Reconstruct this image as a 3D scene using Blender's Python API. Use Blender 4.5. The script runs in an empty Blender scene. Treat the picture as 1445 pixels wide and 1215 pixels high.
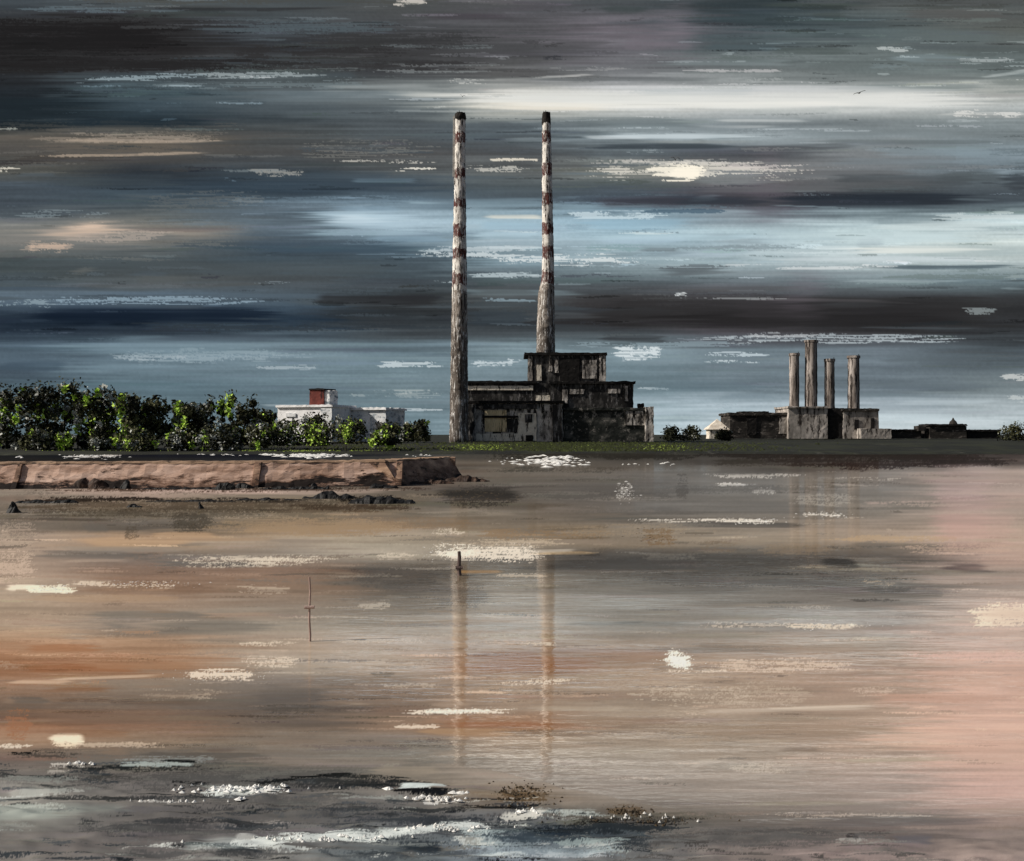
import bpy, bmesh, math, random
import numpy as np
from mathutils import Vector, noise as mnoise

random.seed(7)
rng = np.random.default_rng(11)
scene = bpy.context.scene
COL = scene.collection

# ------------------------------------------------------------------ camera
F, CX, HZ, EYE = 1445.0, 722.5, 612.0, 8.0     # focal length and horizon in photo pixels, eye height
cam = bpy.data.cameras.new('camera')
cam.sensor_fit = 'HORIZONTAL'; cam.sensor_width = 36.0
cam.lens = 36.0 * F / 1445.0
cam.shift_y = (607.5 - HZ) / 1445.0 * -1.0
cam.clip_start = 0.5; cam.clip_end = 20000
cam_o = bpy.data.objects.new('camera', cam); COL.objects.link(cam_o)
cam_o.location = (0, 0, EYE); cam_o.rotation_euler = (math.radians(90), 0, 0)
scene.camera = cam_o

def P(X, Y, d):
    return Vector(((X - CX) * d / F, d, EYE - (Y - HZ) * d / F))
def px(d): return d / F

# ------------------------------------------------------------------ light
scene.view_settings.view_transform = 'Standard'
scene.view_settings.look = 'None'
scene.view_settings.gamma = 1.0
scene.view_settings.exposure = 0.0
SUN_EL, SUN_AZ = math.radians(35), math.radians(-101)     # azimuth clockwise from +Y: square from the left
w = bpy.data.worlds.new('World'); scene.world = w; w.use_nodes = True
nt = w.node_tree; nt.nodes.clear()
sky = nt.nodes.new('ShaderNodeTexSky'); sky.sky_type = 'NISHITA'; sky.sun_disc = False
sky.sun_elevation = SUN_EL; sky.sun_rotation = SUN_AZ; sky.dust_density = 3.0
bg = nt.nodes.new('ShaderNodeBackground'); bg.inputs['Strength'].default_value = 0.05
out = nt.nodes.new('ShaderNodeOutputWorld')
nt.links.new(sky.outputs[0], bg.inputs[0]); nt.links.new(bg.outputs[0], out.inputs[0])
sl = bpy.data.lights.new('sun', 'SUN'); sl.energy = 4.3; sl.angle = math.radians(0.5); sl.color = (1, 0.95, 0.88)
so = bpy.data.objects.new('sun', sl); COL.objects.link(so)
sd = Vector((math.sin(SUN_AZ) * math.cos(SUN_EL), math.cos(SUN_AZ) * math.cos(SUN_EL), math.sin(SUN_EL)))
so.rotation_euler = (-sd).to_track_quat('-Z', 'Y').to_euler(); so.location = sd * 300

def lin(c):
    c = np.asarray(c, dtype=np.float64)
    return np.where(c <= 0.04045, c / 12.92, ((c + 0.055) / 1.055) ** 2.4)
def L(r, g, b, k=1.0):
    v = lin(np.array([r, g, b]) / 255.0) * k
    return (float(v[0]), float(v[1]), float(v[2]), 1.0)

# ------------------------------------------------------------------ tagging helpers
def link(o, parent=None):
    COL.objects.link(o)
    if parent is not None: o.parent = parent
    return o
def tag(o, label=None, cat=None, group=None, kind=None):
    if label: o['label'] = label
    if cat: o['category'] = cat
    if group: o['group'] = group
    if kind: o['kind'] = kind
    return o
def thing(name, label, cat, loc, group=None):
    o = bpy.data.objects.new(name, None); o.empty_display_size = 0.5
    COL.objects.link(o); o.location = loc
    return tag(o, label, cat, group)
def obj(name, bm, mats, parent=None, smooth=False):
    """link a bmesh given in WORLD coordinates; under a parent it is moved into the parent's space"""
    if parent is not None:
        off = Vector(parent.location)
        p = parent.parent
        while p is not None: off += Vector(p.location); p = p.parent
        bmesh.ops.translate(bm, verts=bm.verts, vec=-off)
    me = bpy.data.meshes.new(name)
    bm.to_mesh(me); bm.free()
    for m in (mats if isinstance(mats, (list, tuple)) else [mats]): me.materials.append(m)
    if smooth:
        me.polygons.foreach_set('use_smooth', [True] * len(me.polygons))
    o = bpy.data.objects.new(name, me)
    return link(o, parent)

# ------------------------------------------------------------------ materials
def new_mat(name, rough=0.85):
    m = bpy.data.materials.new(name); m.use_nodes = True
    t = m.node_tree; b = t.nodes['Principled BSDF']
    b.inputs['Roughness'].default_value = rough
    b.inputs['Specular IOR Level'].default_value = 0.25
    return m, t, b
def coords(t, scale, rot=(0, 0, 0), kind='Object'):
    tc = t.nodes.new('ShaderNodeTexCoord'); mp = t.nodes.new('ShaderNodeMapping')
    mp.inputs['Scale'].default_value = scale; mp.inputs['Rotation'].default_value = rot
    t.links.new(tc.outputs[kind], mp.inputs['Vector'])
    return mp.outputs[0]
def noise(t, vec, scale=1.0, detail=6, rough=0.6):
    n = t.nodes.new('ShaderNodeTexNoise'); n.inputs['Scale'].default_value = scale
    n.inputs['Detail'].default_value = detail; n.inputs['Roughness'].default_value = rough
    t.links.new(vec, n.inputs['Vector']); return n.outputs[0]
def ramp(t, fac, stops, interp='LINEAR'):
    r = t.nodes.new('ShaderNodeValToRGB'); cr = r.color_ramp; cr.interpolation = interp
    while len(cr.elements) < len(stops): cr.elements.new(0.5)
    for e, (p, c) in zip(cr.elements, stops): e.position = p; e.color = c
    t.links.new(fac, r.inputs[0]); return r.outputs[0]
def mix(t, fac, a, b, mode='MIX'):
    n = t.nodes.new('ShaderNodeMix'); n.data_type = 'RGBA'; n.blend_type = mode
    for s, v in ((n.inputs[0], fac), (n.inputs[6], a), (n.inputs[7], b)):
        if hasattr(v, 'node'): t.links.new(v, s)
        else: s.default_value = v
    return n.outputs[2]
def scumble(name, stops, scale=(0.25, 0.25, 0.25), top=None, top_scale=(1.5, 1.5, 0.2), cut=0.58, rough=0.9, detail=8, bump=0.35):
    """paint-like patchwork: broad noise through a ramp, with a second broken coat scumbled over it"""
    m, t, b = new_mat(name, rough)
    f = noise(t, coords(t, scale), 1.0, detail, 0.68)
    c = ramp(t, f, stops)
    if top is not None:
        f2 = noise(t, coords(t, top_scale), 1.0, 8, 0.75)
        k = ramp(t, f2, [(cut - 0.02, (0, 0, 0, 1)), (cut + 0.03, (1, 1, 1, 1))])
        c = mix(t, k, c, top)
    t.links.new(c, b.inputs['Base Color'])
    if bump:
        bp = t.nodes.new('ShaderNodeBump'); bp.inputs['Strength'].default_value = bump; bp.inputs['Distance'].default_value = 0.4
        t.links.new(f, bp.inputs['Height']); t.links.new(bp.outputs[0], b.inputs['Normal'])
    return m

# ------------------------------------------------------------------ brushed colour fields (numpy)
def fieldnoise(H, W, sx, sy, seed):
    r = np.random.default_rng(seed)
    h, w_ = int(H / sy) + 3, int(W / sx) + 3
    g = r.random((h, w_)).astype(np.float32)
    y = np.arange(H) / sy; x = np.arange(W) / sx
    y0 = y.astype(int); x0 = x.astype(int)
    fy = (y - y0).astype(np.float32); fx = (x - x0).astype(np.float32)
    fy = fy * fy * (3 - 2 * fy); fx = fx * fx * (3 - 2 * fx)
    rows = g[:, x0] * (1 - fx) + g[:, x0 + 1] * fx
    return rows[y0] * (1 - fy)[:, None] + rows[y0 + 1] * fy[:, None]
def sstep(a, b, x):
    k = np.clip((x - a) / (b - a), 0, 1); return k * k * (3 - 2 * k)

class Brush:
    def __init__(s, x0, x1, y0, y1, step, seed, kq=(0.38, 0.5, 1.0, 0.4)):
        s.xs = np.arange(x0, x1 + step, step, dtype=np.float32); s.ys = np.arange(y0, y1 + step, step, dtype=np.float32)
        s.H, s.W, s.step, s.seed = len(s.ys), len(s.xs), step, seed
        s.img = np.zeros((s.H, s.W, 3), np.float32)
        st = step
        N = lambda sx, sy, k: fieldnoise(s.H, s.W, max(sx / st, 1), max(sy / st, 1), seed + k)
        s.bristle = 0.4 * N(150, 1.8, 1) + 0.35 * N(50, 3.0, 2) + 0.25 * N(90, 7, 9)
        s.speck = 0.5 + ((N(3.4, 2.6, 3) - 0.5) * 0.5 + (N(1.5, 1.5, 5) - 0.5) * 0.3 + (N(24, 2.4, 4) - 0.5) * 0.3 + (N(70, 14, 8) - 0.5) * 0.25)
        s.broad = 0.6 * N(260, 9, 6) + 0.4 * N(120, 4, 7)
        zz = lambda q: (q - q.mean()) / q.std()
        q = kq[0] * zz(N(1.2, 1.2, 11)) + kq[1] * zz(N(3.6, 1.4, 12)) + kq[2] * zz(N(34, 1.4, 13)) + kq[3] * zz(N(70, 5, 14))
        s.grain = (1 / (1 + np.exp(-1.95 * q))).astype(np.float32)      # roughly uniform 0..1
        s.r = np.random.default_rng(seed + 50)
    def base(s, cols, rows, grid, warp=16):
        g = np.array(grid, np.float32) / 255.0
        yy = s.ys[:, None] + (s.broad - 0.5) * warp + (s.bristle - 0.5) * warp * 0.25
        xx = np.broadcast_to(s.xs[None, :], yy.shape) + (s.bristle - 0.5) * 150
        ri = np.interp(yy, rows, np.arange(len(rows))); ci = np.interp(xx, cols, np.arange(len(cols)))
        r0 = np.clip(ri.astype(int), 0, len(rows) - 2); c0 = np.clip(ci.astype(int), 0, len(cols) - 2)
        fr = (ri - r0)[..., None]; fc = (ci - c0)[..., None]
        fc = fc * fc * (3 - 2 * fc)
        s.img = ((g[r0, c0] * (1 - fc) + g[r0, c0 + 1] * fc) * (1 - fr) + (g[r0 + 1, c0] * (1 - fc) + g[r0 + 1, c0 + 1] * fc) * fr).astype(np.float32)
    def texture(s, amt):
        k = 1 + amt * ((s.bristle - 0.5) * 0.8 + (s.broad - 0.5) * 0.8 + (s.speck - 0.5) * 0.35)
        s.img *= k[..., None]
    def win(s, x0, x1, y0, y1):
        i0 = max(0, int((y0 - s.ys[0]) / s.step)); i1 = min(s.H, int((y1 - s.ys[0]) / s.step) + 2)
        j0 = max(0, int((x0 - s.xs[0]) / s.step)); j1 = min(s.W, int((x1 - s.xs[0]) / s.step) + 2)
        return i0, i1, j0, j1
    def f(s, name, i0, i1, j0, j1, oy, ox):
        a = getattr(s, name)
        return a[np.ix_((np.arange(i0, i1) + oy) % s.H, (np.arange(j0, j1) + ox) % s.W)]
    def stroke(s, x0, x1, y, th, col, a=0.8, dry=0.0, slope=0.0, curve=0.0, soft=0.6, end=0.3, bri=0.6):
        """one brush stroke: th = half thickness, dry 0..1 = how broken, slope = rise in px from end to end"""
        pad = abs(slope) + abs(curve) + th * 1.6 + 3
        i0, i1, j0, j1 = s.win(x0 - 10, x1 + 10, y - pad, y + pad)
        if i1 <= i0 or j1 <= j0: return
        X = s.xs[None, j0:j1]; Y = s.ys[i0:i1, None]
        u = (X - x0) / (x1 - x0)
        yc = y + slope * (u - 0.5) + curve * (4 * (u - 0.5) ** 2 - 0.33)
        oy, ox = int(s.r.integers(0, s.H)), int(s.r.integers(0, s.W))
        B = s.f('bristle', i0, i1, j0, j1, oy, ox); S = s.f('speck', i0, i1, j0, j1, oy, ox); Br = s.f('broad', i0, i1, j0, j1, oy, ox)
        v = np.abs(Y - yc + (Br - 0.5) * th * 0.9) / th
        e = max(end, 0.02) if dry <= 0 else max(end, 0.3)
        n_ = i1 - i0
        def rag():
            q = s.r.random(n_ + 4); q = 0.55 * q[2:-2] + 0.2 * (q[1:-3] + q[3:-1]) + 0.05 * (q[:-4] + q[4:])
            return q[:, None]
        g = (Y - yc) / th
        ml = sstep(0, 0.45 * e, u - e * (0.75 * rag() + 0.25 * g * g + (B - 0.5) * 0.3))
        mr = sstep(0, 0.45 * e, 1 - u - e * (0.75 * rag() + 0.25 * g * g + (B - 0.5) * 0.3))
        if dry > 0:
            m = np.clip(1.1 - v, 0, 1) ** 0.85 * (ml * mr) ** 0.7 * np.clip(0.35 + 1.3 * B, 0.3, 1.15)
            cov = np.clip((1 - dry) * 1.45 * m, 0, 0.97)
            m = sstep(-0.09, 0.14, s.f('grain', i0, i1, j0, j1, oy, ox) - (1 - cov)) * (cov > 0.01)
        else:
            m = 1 - sstep(1 - soft, 1.05, v + (B - 0.5) * 0.5)
            m = m * ml * mr * (1 - bri * np.clip(B - 0.35, 0, 1) * 1.2)
        m = (np.clip(m, 0, 1) * a)[..., None]
        c = np.array(col, np.float32) / 255.0
        s.img[i0:i1, j0:j1] = s.img[i0:i1, j0:j1] * (1 - m) + c * m
    def strokes(s, lst):
        for q in lst:
            k = q[5] if len(q) > 5 else {}
            s.stroke(q[0], q[1], q[2], q[3], q[4], **k)
    def drag(s, n, x0, x1, y0, y1, dy=22, a=0.55, L_=(60, 320), T=(1.5, 7), lum=0.08, dryp=0.35):
        """wet-in-wet: pull colour picked up nearby across the surface"""
        for _ in range(n):
            x, y = s.r.uniform(x0, x1), s.r.uniform(y0, y1); ln = s.r.uniform(*L_); th = s.r.uniform(*T)
            i = int(np.clip((y + s.r.normal(0, dy) - s.ys[0]) / s.step, 0, s.H - 1)); j = int(np.clip((x + s.r.normal(0, 60) - s.xs[0]) / s.step, 0, s.W - 1))
            c = np.clip(s.img[i, j] * (1 + s.r.normal(0, lum)), 0, 1) * 255
            dry = s.r.uniform(0.35, 0.65) if s.r.random() < dryp else 0.0
            s.stroke(x - ln / 2, x + ln / 2, y, th, c, a=a * s.r.uniform(0.6, 1.2), dry=dry, slope=s.r.normal(0, 2.0), curve=s.r.normal(0, 1.0), soft=s.r.uniform(0.2, 0.8), end=s.r.uniform(0.2, 0.6))
    def random_strokes(s, n, x0, x1, y0, y1, lum=0.1, a=0.3, L_=(60, 300), T=(0.8, 3.5), dry=(0.0, 0.55)):
        for _ in range(n):
            x, y = s.r.uniform(x0, x1), s.r.uniform(y0, y1)
            ln = s.r.uniform(*L_); th = s.r.uniform(*T)
            i = int(np.clip((y - s.ys[0]) / s.step, 0, s.H - 1)); j = int(np.clip((x - s.xs[0]) / s.step, 0, s.W - 1))
            c = s.img[i, j] * (1 + s.r.normal(0, lum)) + s.r.normal(0, 0.012, 3)
            d = s.r.uniform(*dry); d = d if d > 0.25 else 0.0
            s.stroke(x - ln / 2, x + ln / 2, y, th, np.clip(c, 0, 1) * 255, a=a, dry=d, slope=s.r.normal(0, 1.5), end=0.35)

COLS = [30, 200, 400, 560, 720, 880, 1050, 1230, 1400]

# ------------------------------------------------------------------ sky backdrop
SK = Brush(-330, 1775, -190, 640, 1.1, 100)
SKY_ROWS = [5, 40, 75, 100, 130, 150, 175, 195, 215, 240, 265, 285, 310, 325, 345, 370, 395, 425, 450, 470, 495, 520, 545, 570, 595, 620]
SKY = [
 [(70,75,80),(85,88,90),(75,78,80),(85,85,85),(90,85,90),(80,82,85),(60,68,72),(90,92,92),(90,90,90)],
 [(50,48,50),(42,38,40),(75,80,85),(72,72,75),(88,85,88),(115,105,112),(65,75,80),(90,98,100),(95,95,92)],
 [(45,42,44),(48,44,46),(60,60,63),(62,60,62),(82,80,82),(110,105,110),(95,100,102),(105,110,110),(95,100,100)],
 [(50,50,52),(70,72,75),(85,90,92),(70,70,73),(95,92,92),(115,112,115),(120,122,122),(105,110,110),(110,115,115)],
 [(45,50,55),(75,88,95),(95,102,107),(140,142,142),(185,183,178),(190,190,190),(185,185,185),(172,172,170),(165,165,160)],
 [(40,48,53),(65,76,84),(80,88,94),(95,100,104),(200,196,185),(205,204,198),(200,202,200),(190,192,190),(170,172,170)],
 [(40,48,53),(45,55,62),(65,70,74),(82,86,90),(90,95,100),(120,125,128),(120,124,128),(115,118,120),(125,130,132)],
 [(95,88,82),(110,98,88),(85,85,85),(84,88,92),(85,92,98),(145,153,158),(150,158,162),(130,135,138),(120,125,128)],
 [(85,80,77),(95,88,84),(80,78,78),(85,82,82),(82,82,84),(95,100,105),(85,85,90),(120,120,122),(125,135,142)],
 [(90,88,84),(55,60,66),(72,78,84),(90,92,94),(105,105,105),(140,137,130),(130,125,124),(115,115,118),(110,118,125)],
 [(75,82,90),(58,68,78),(62,74,85),(70,80,90),(82,88,92),(80,86,92),(95,90,95),(80,82,85),(85,90,95)],
 [(75,82,90),(70,80,88),(85,95,105),(100,115,128),(78,86,94),(72,80,90),(68,64,72),(52,57,65),(62,68,75)],
 [(95,100,105),(110,108,105),(95,105,115),(160,180,192),(150,172,184),(140,165,180),(140,150,158),(160,175,180),(170,185,188)],
 [(130,124,118),(150,136,125),(95,105,115),(155,175,187),(148,170,182),(150,175,188),(165,185,192),(178,195,198),(185,200,202)],
 [(120,114,110),(95,98,100),(70,80,90),(80,95,108),(145,160,168),(145,165,175),(155,172,180),(175,190,192),(185,195,192)],
 [(75,82,85),(78,84,88),(70,80,88),(75,85,93),(130,148,158),(150,165,171),(160,175,180),(175,186,188),(170,180,180)],
 [(75,80,82),(85,87,88),(80,83,86),(72,80,86),(85,90,95),(90,97,102),(112,118,124),(125,135,140),(110,122,128)],
 [(95,108,122),(85,98,112),(82,95,108),(58,60,62),(80,82,84),(62,58,60),(70,65,69),(52,50,53),(60,60,62)],
 [(30,40,52),(32,42,55),(45,58,72),(52,56,60),(60,64,68),(52,48,50),(58,53,57),(48,46,50),(55,55,57)],
 [(50,60,72),(55,64,74),(68,78,88),(68,72,76),(72,76,80),(72,76,80),(75,70,75),(65,62,66),(60,62,65)],
 [(85,98,110),(108,124,136),(120,135,145),(110,125,135),(125,140,148),(130,145,153),(110,120,128),(105,112,120),(85,92,98)],
 [(80,92,104),(105,120,130),(112,127,137),(108,123,131),(118,132,140),(108,122,130),(112,122,130),(108,116,124),(95,102,108)],
 [(85,100,110),(95,112,122),(100,115,124),(112,126,133),(108,120,128),(105,120,128),(108,118,126),(108,116,124),(115,122,126)],
 [(95,110,118),(98,114,123),(102,117,126),(106,121,129),(115,128,136),(135,150,158),(140,152,160),(150,160,168),(150,158,162)],
 [(100,114,122),(102,117,126),(106,121,130),(110,126,134),(135,150,158),(165,182,190),(185,198,204),(185,196,200),(170,180,184)],
 [(100,114,122),(102,117,126),(108,123,132),(112,128,136),(140,155,163),(170,187,195),(190,203,208),(188,198,202),(172,182,186)],
]
SK.base(COLS, SKY_ROWS, SKY)
SK.texture(0.24)
SK.drag(420, -330, 1775, -190, 480)
SK.drag(150, -330, 1775, -190, 470, dy=30, a=0.38, L_=(160, 520), T=(4, 13), dryp=0.2)
SK.drag(90, -330, 1775, 480, 620, dy=10, a=0.35)
SK.random_strokes(300, -330, 1775, -190, 480, lum=0.12, a=0.4, L_=(60, 360), T=(1.0, 6))
SK.random_strokes(200, -330, 1775, -190, 480, lum=0.22, a=0.5, L_=(40, 200), T=(1.0, 4), dry=(0.46, 0.58))
SK.random_strokes(120, -330, 1775, 480, 625, lum=0.05, a=0.3, L_=(80, 400))
WHT, CRM, PCH, ICE = (214,214,208), (224,216,198), (196,168,148), (176,200,212)
SK.strokes([
 # dark lid at the upper left
 (-200, 300, 50, 26, (44,40,42), dict(a=0.85, dry=0.2, end=0.12)), (-100, 420, 92, 12, (46,42,44), dict(a=0.8, dry=0.3)),
 (240, 640, 72, 10, (56,52,54), dict(a=0.7, dry=0.35)), (300, 720, 92, 8, (58,54,56), dict(a=0.6, dry=0.3)),
 (0, 320, 14, 5, (108,120,128), dict(a=0.55, dry=0.3)), (230, 620, 38, 9, (92,102,108), dict(a=0.5, dry=0.45)), (120, 520, 12, 3, (50,50,52), dict(a=0.6, curve=-4)),
 (480, 730, 66, 4, (118,122,124), dict(a=0.5, dry=0.5)), (500, 740, 100, 3, (150,150,150), dict(a=0.5, dry=0.55)),
 (70, 345, 110, 5, (150,162,168), dict(a=0.75, slope=-14, dry=0.15, end=0.45)), (230, 500, 106, 5, (150,156,158), dict(a=0.8, slope=-2, dry=0.42)), (150, 620, 120, 6, (118,126,130), dict(a=0.55, dry=0.5)),
 (340, 540, 97, 3, (110,112,112), dict(a=0.6, dry=0.5)), (520, 740, 92, 2.5, (140,140,140), dict(a=0.5, dry=0.55)),
 # pale band right of the chimneys
 (500, 720, 133, 7, (196,196,190), dict(a=0.75, end=0.5)), (560, 1500, 140, 16, (206,206,200), dict(a=0.75, end=0.25, soft=0.8)),
 (600, 960, 150, 7, (220,212,196), dict(a=0.7, end=0.4)), (760, 1460, 127, 6, (190,192,192), dict(a=0.6)), (900, 1460, 150, 9, (208,210,206), dict(a=0.6, soft=0.9)),
 (1330, 1460, 160, 6, (214,212,206), dict(a=0.7, dry=0.4)), (300, 640, 135, 11, (112,120,126), dict(a=0.5, soft=0.9)), (430, 640, 122, 5, (150,152,152), dict(a=0.6)),
 # upper right greys
 (760, 900, 97, 3, (150,146,146), dict(a=0.6, dry=0.3)), (720, 860, 108, 2, (196,192,188), dict(a=0.6, slope=-9)), (930, 1140, 100, 2.5, (184,180,180), dict(a=0.7, dry=0.2)),
 (900, 1150, 88, 6, (128,134,136), dict(a=0.6)), (1230, 1290, 70, 3, (190,194,192), dict(a=0.7, dry=0.35, slope=5)), (1240, 1400, 82, 7, (128,138,142), dict(a=0.55)),
 (1340, 1450, 85, 4, (190,194,194), dict(a=0.55, dry=0.5)), (1370, 1480, 103, 3, (190,194,192), dict(a=0.6, slope=-14)), (960, 1300, 30, 14, (66,74,78), dict(a=0.6, soft=0.9)), (1150, 1460, 52, 10, (100,108,110), dict(a=0.5)),
 (860, 1000, 60, 22, (118,106,114), dict(a=0.5, soft=1.0)), (1250, 1450, 20, 8, (92,86,84), dict(a=0.5)), (720, 1060, 112, 4, (92,92,94), dict(a=0.5)), (1000, 1460, 112, 5, (106,108,108), dict(a=0.6, curve=3)),
 (1060, 1230, 72, 5, (80,86,84), dict(a=0.5)), (720, 800, 62, 6, (64,62,64), dict(a=0.55, dry=0.4)),
 (0, 720, 2, 4, (80,78,74), dict(a=0.6, dry=0.3)), (545, 610, 4, 5, (206,196,186), dict(a=0.8, dry=0.2)),
 # under the band
 (790, 1060, 191, 6, (178,188,193), dict(a=0.8, curve=-2, end=0.4)), (810, 940, 194, 3, (204,210,212), dict(a=0.6)), (1040, 1440, 188, 9, (128,134,138), dict(a=0.5, soft=0.9)),
 (780, 1100, 207, 5, (70,76,82), dict(a=0.75)), (1000, 1250, 207, 6, (84,84,88), dict(a=0.75, slope=-8)), (1130, 1440, 200, 5, (98,102,104), dict(a=0.6)), (760, 1010, 172, 7, (98,104,108), dict(a=0.5)),
 (1200, 1450, 215, 10, (132,144,152), dict(a=0.6, soft=0.9)), (1120, 1400, 228, 6, (120,126,132), dict(a=0.5)),
 (790, 1180, 240, 15, (206,200,188), dict(a=0.85, dry=0.48, end=0.3)), (900, 1010, 243, 13, (230,222,204), dict(a=0.95, dry=0.18, end=0.35)), (935, 1000, 245, 9, (236,228,210), dict(a=0.9)),
 (800, 1100, 229, 4, (196,190,182), dict(a=0.7, dry=0.45)), (980, 1180, 236, 6, (200,190,184), dict(a=0.7, dry=0.55)), (670, 770, 226, 3, (222,212,194), dict(a=0.85, dry=0.42)), (640, 760, 238, 6, (196,190,180), dict(a=0.75, dry=0.55)),
 (540, 640, 238, 3, (222,216,202), dict(a=0.9, dry=0.38, slope=-4)), (440, 650, 228, 2.5, (206,198,186), dict(a=0.7, dry=0.45, slope=5)), (400, 640, 212, 14, (132,126,120), dict(a=0.5, dry=0.52)),
 (330, 450, 244, 5, (168,160,152), dict(a=0.7, dry=0.3, slope=5)), (290, 430, 240, 4, (128,132,134), dict(a=0.55, dry=0.35)),
 # tan streaks on the left
 (0, 350, 194, 6, (140,124,112), dict(a=0.7, dry=0.34, curve=-5)), (20, 370, 199, 2.2, (164,144,128), dict(a=0.8, curve=-3)), (0, 330, 218, 2.2, (156,136,120), dict(a=0.75, slope=-6, curve=-2)),
 (20, 300, 208, 9, (104,94,86), dict(a=0.6, dry=0.4)), (-20, 230, 224, 5, (70,62,58), dict(a=0.5, dry=0.45)), (100, 360, 187, 6, (120,110,102), dict(a=0.5, dry=0.52)), (-200, 200, 150, 26, (40,48,54), dict(a=0.6, soft=0.9)), (60, 330, 172, 12, (40,50,58), dict(a=0.6, soft=0.9)),
 (-20, 35, 239, 4, (214,206,190), dict(a=0.85, dry=0.35)), (-20, 30, 182, 3, (200,196,184), dict(a=0.6, dry=0.4)),
 (150, 660, 262, 15, (58,70,82), dict(a=0.55, soft=0.9)), (30, 300, 255, 12, (72,80,86), dict(a=0.5)),
 # peach patch on the left
 (20, 215, 326, 13, (184,158,142), dict(a=0.7, slope=-14, end=0.5, soft=0.95)), (50, 190, 322, 10, (208,178,154), dict(a=0.6, slope=-12, soft=1.0, end=0.5)), (70, 185, 324, 9, (218,190,166), dict(a=0.7, slope=-12, dry=0.5, end=0.5)), (20, 120, 348, 7, (186,160,142), dict(a=0.7, dry=0.3)), (0, 190, 302, 5, (140,148,152), dict(a=0.5, dry=0.35)),
 (150, 360, 345, 6, (118,114,110), dict(a=0.5, dry=0.45)), (180, 360, 285, 12, (104,104,104), dict(a=0.5, dry=0.4, slope=-10)), (320, 380, 280, 12, (138,134,130), dict(a=0.35, dry=0.5)), 
 # light blue glow round the chimneys
 (370, 660, 308, 17, (166,188,202), dict(a=0.75, end=0.45, soft=0.9)), (420, 600, 310, 10, (188,206,216), dict(a=0.6, end=0.5, soft=0.9)), (400, 640, 328, 7, (160,184,196), dict(a=0.6)), (500, 660, 337, 6, (130,152,168), dict(a=0.7)),
 (655, 790, 306, 4, (216,212,198), dict(a=0.8, end=0.3)), (660, 780, 318, 8, (150,178,194), dict(a=0.7)), (650, 780, 332, 6, (168,192,204), dict(a=0.7)), (640, 800, 348, 3, (190,202,206), dict(a=0.6)), (540, 780, 360, 4, (196,204,206), dict(a=0.8, dry=0.42)),
 (560, 780, 352, 5, (186,196,200), dict(a=0.7, dry=0.52)), (660, 940, 365, 9, (206,212,212), dict(a=0.8, dry=0.5)), (650, 780, 388, 5, (176,188,192), dict(a=0.8, dry=0.45)), (600, 660, 398, 2, (190,200,204), dict(a=0.7, dry=0.5)),
 (300, 640, 352, 10, (66,80,94), dict(a=0.7, slope=6, soft=0.9)), (200, 640, 380, 12, (80,86,90), dict(a=0.55, soft=0.9)), (0, 330, 374, 12, (80,86,90), dict(a=0.55, soft=0.9)), (60, 420, 402, 9, (88,88,88), dict(a=0.55, soft=0.9)),
 (790, 960, 304, 6, (196,212,218), dict(a=0.7, dry=0.15)), (790, 1010, 316, 8, (140,172,190), dict(a=0.6)), (780, 1100, 335, 6, (168,192,202), dict(a=0.65)), (1000, 1460, 335, 12, (180,198,202), dict(a=0.6, soft=0.8)), (1100, 1470, 352, 7, (206,212,208), dict(a=0.7, end=0.5)),
 (820, 1000, 358, 4, (120,134,142), dict(a=0.5)), (1180, 1470, 318, 7, (196,208,208), dict(a=0.6)), (1300, 1480, 306, 6, (196,206,206), dict(a=0.6, dry=0.2)), (1020, 1440, 365, 5, (190,200,204), dict(a=0.6)), (1200, 1460, 376, 4, (74,84,92), dict(a=0.75, curve=-2)), (1060, 1250, 378, 2.5, (206,210,210), dict(a=0.7, dry=0.4)),
 # dark streak high right
 (780, 1430, 283, 9, (56,62,70), dict(a=0.75, soft=0.8)), (1050, 1420, 278, 9, (44,50,58), dict(a=0.7, soft=0.8)), (800, 1000, 285, 8, (72,66,74), dict(a=0.5)), (1030, 1400, 262, 7, (100,98,100), dict(a=0.55, slope=-12)), (1300, 1445, 250, 8, (78,82,84), dict(a=0.5)), (880, 1040, 298, 3, (62,82,100), dict(a=0.6, dry=0.2)), (1395, 1480, 255, 22, (48,52,58), dict(a=0.6, soft=1.0, end=0.5)),
 # dark streaks in the middle
 (0, 430, 446, 15, (28,38,52), dict(a=0.8, soft=0.8, end=0.2)), (-10, 440, 424, 6, (142,160,174), dict(a=0.75, dry=0.42, end=0.1)), (-40, 100, 430, 8, (150,164,172), dict(a=0.6, dry=0.5)), (100, 700, 462, 7, (52,58,64), dict(a=0.55, dry=0.35)), (425, 640, 424, 9, (50,50,52), dict(a=0.75, end=0.2)), (420, 620, 444, 9, (50,54,58), dict(a=0.5)),
 (650, 780, 410, 9, (82,84,86), dict(a=0.5)), (660, 770, 424, 4, (150,168,180), dict(a=0.6, dry=0.2)), (640, 770, 448, 12, (58,66,74), dict(a=0.6)),
 (780, 1460, 436, 20, (54,50,52), dict(a=0.7, soft=0.8, end=0.15)), (860, 1420, 452, 16, (46,42,44), dict(a=0.7, soft=0.8)), (1000, 1200, 440, 20, (72,62,68), dict(a=0.4, soft=1.0)), (900, 1180, 408, 6, (88,84,86), dict(a=0.5, curve=2)), (1020, 1320, 424, 3, (106,98,100), dict(a=0.5, slope=5)), (950, 972, 417, 4, (196,200,200), dict(a=0.9, dry=0.4)), (960, 1130, 421, 2, (166,164,164), dict(a=0.6, dry=0.55)), (1350, 1410, 438, 5, (166,172,172), dict(a=0.6, dry=0.55)),
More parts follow.
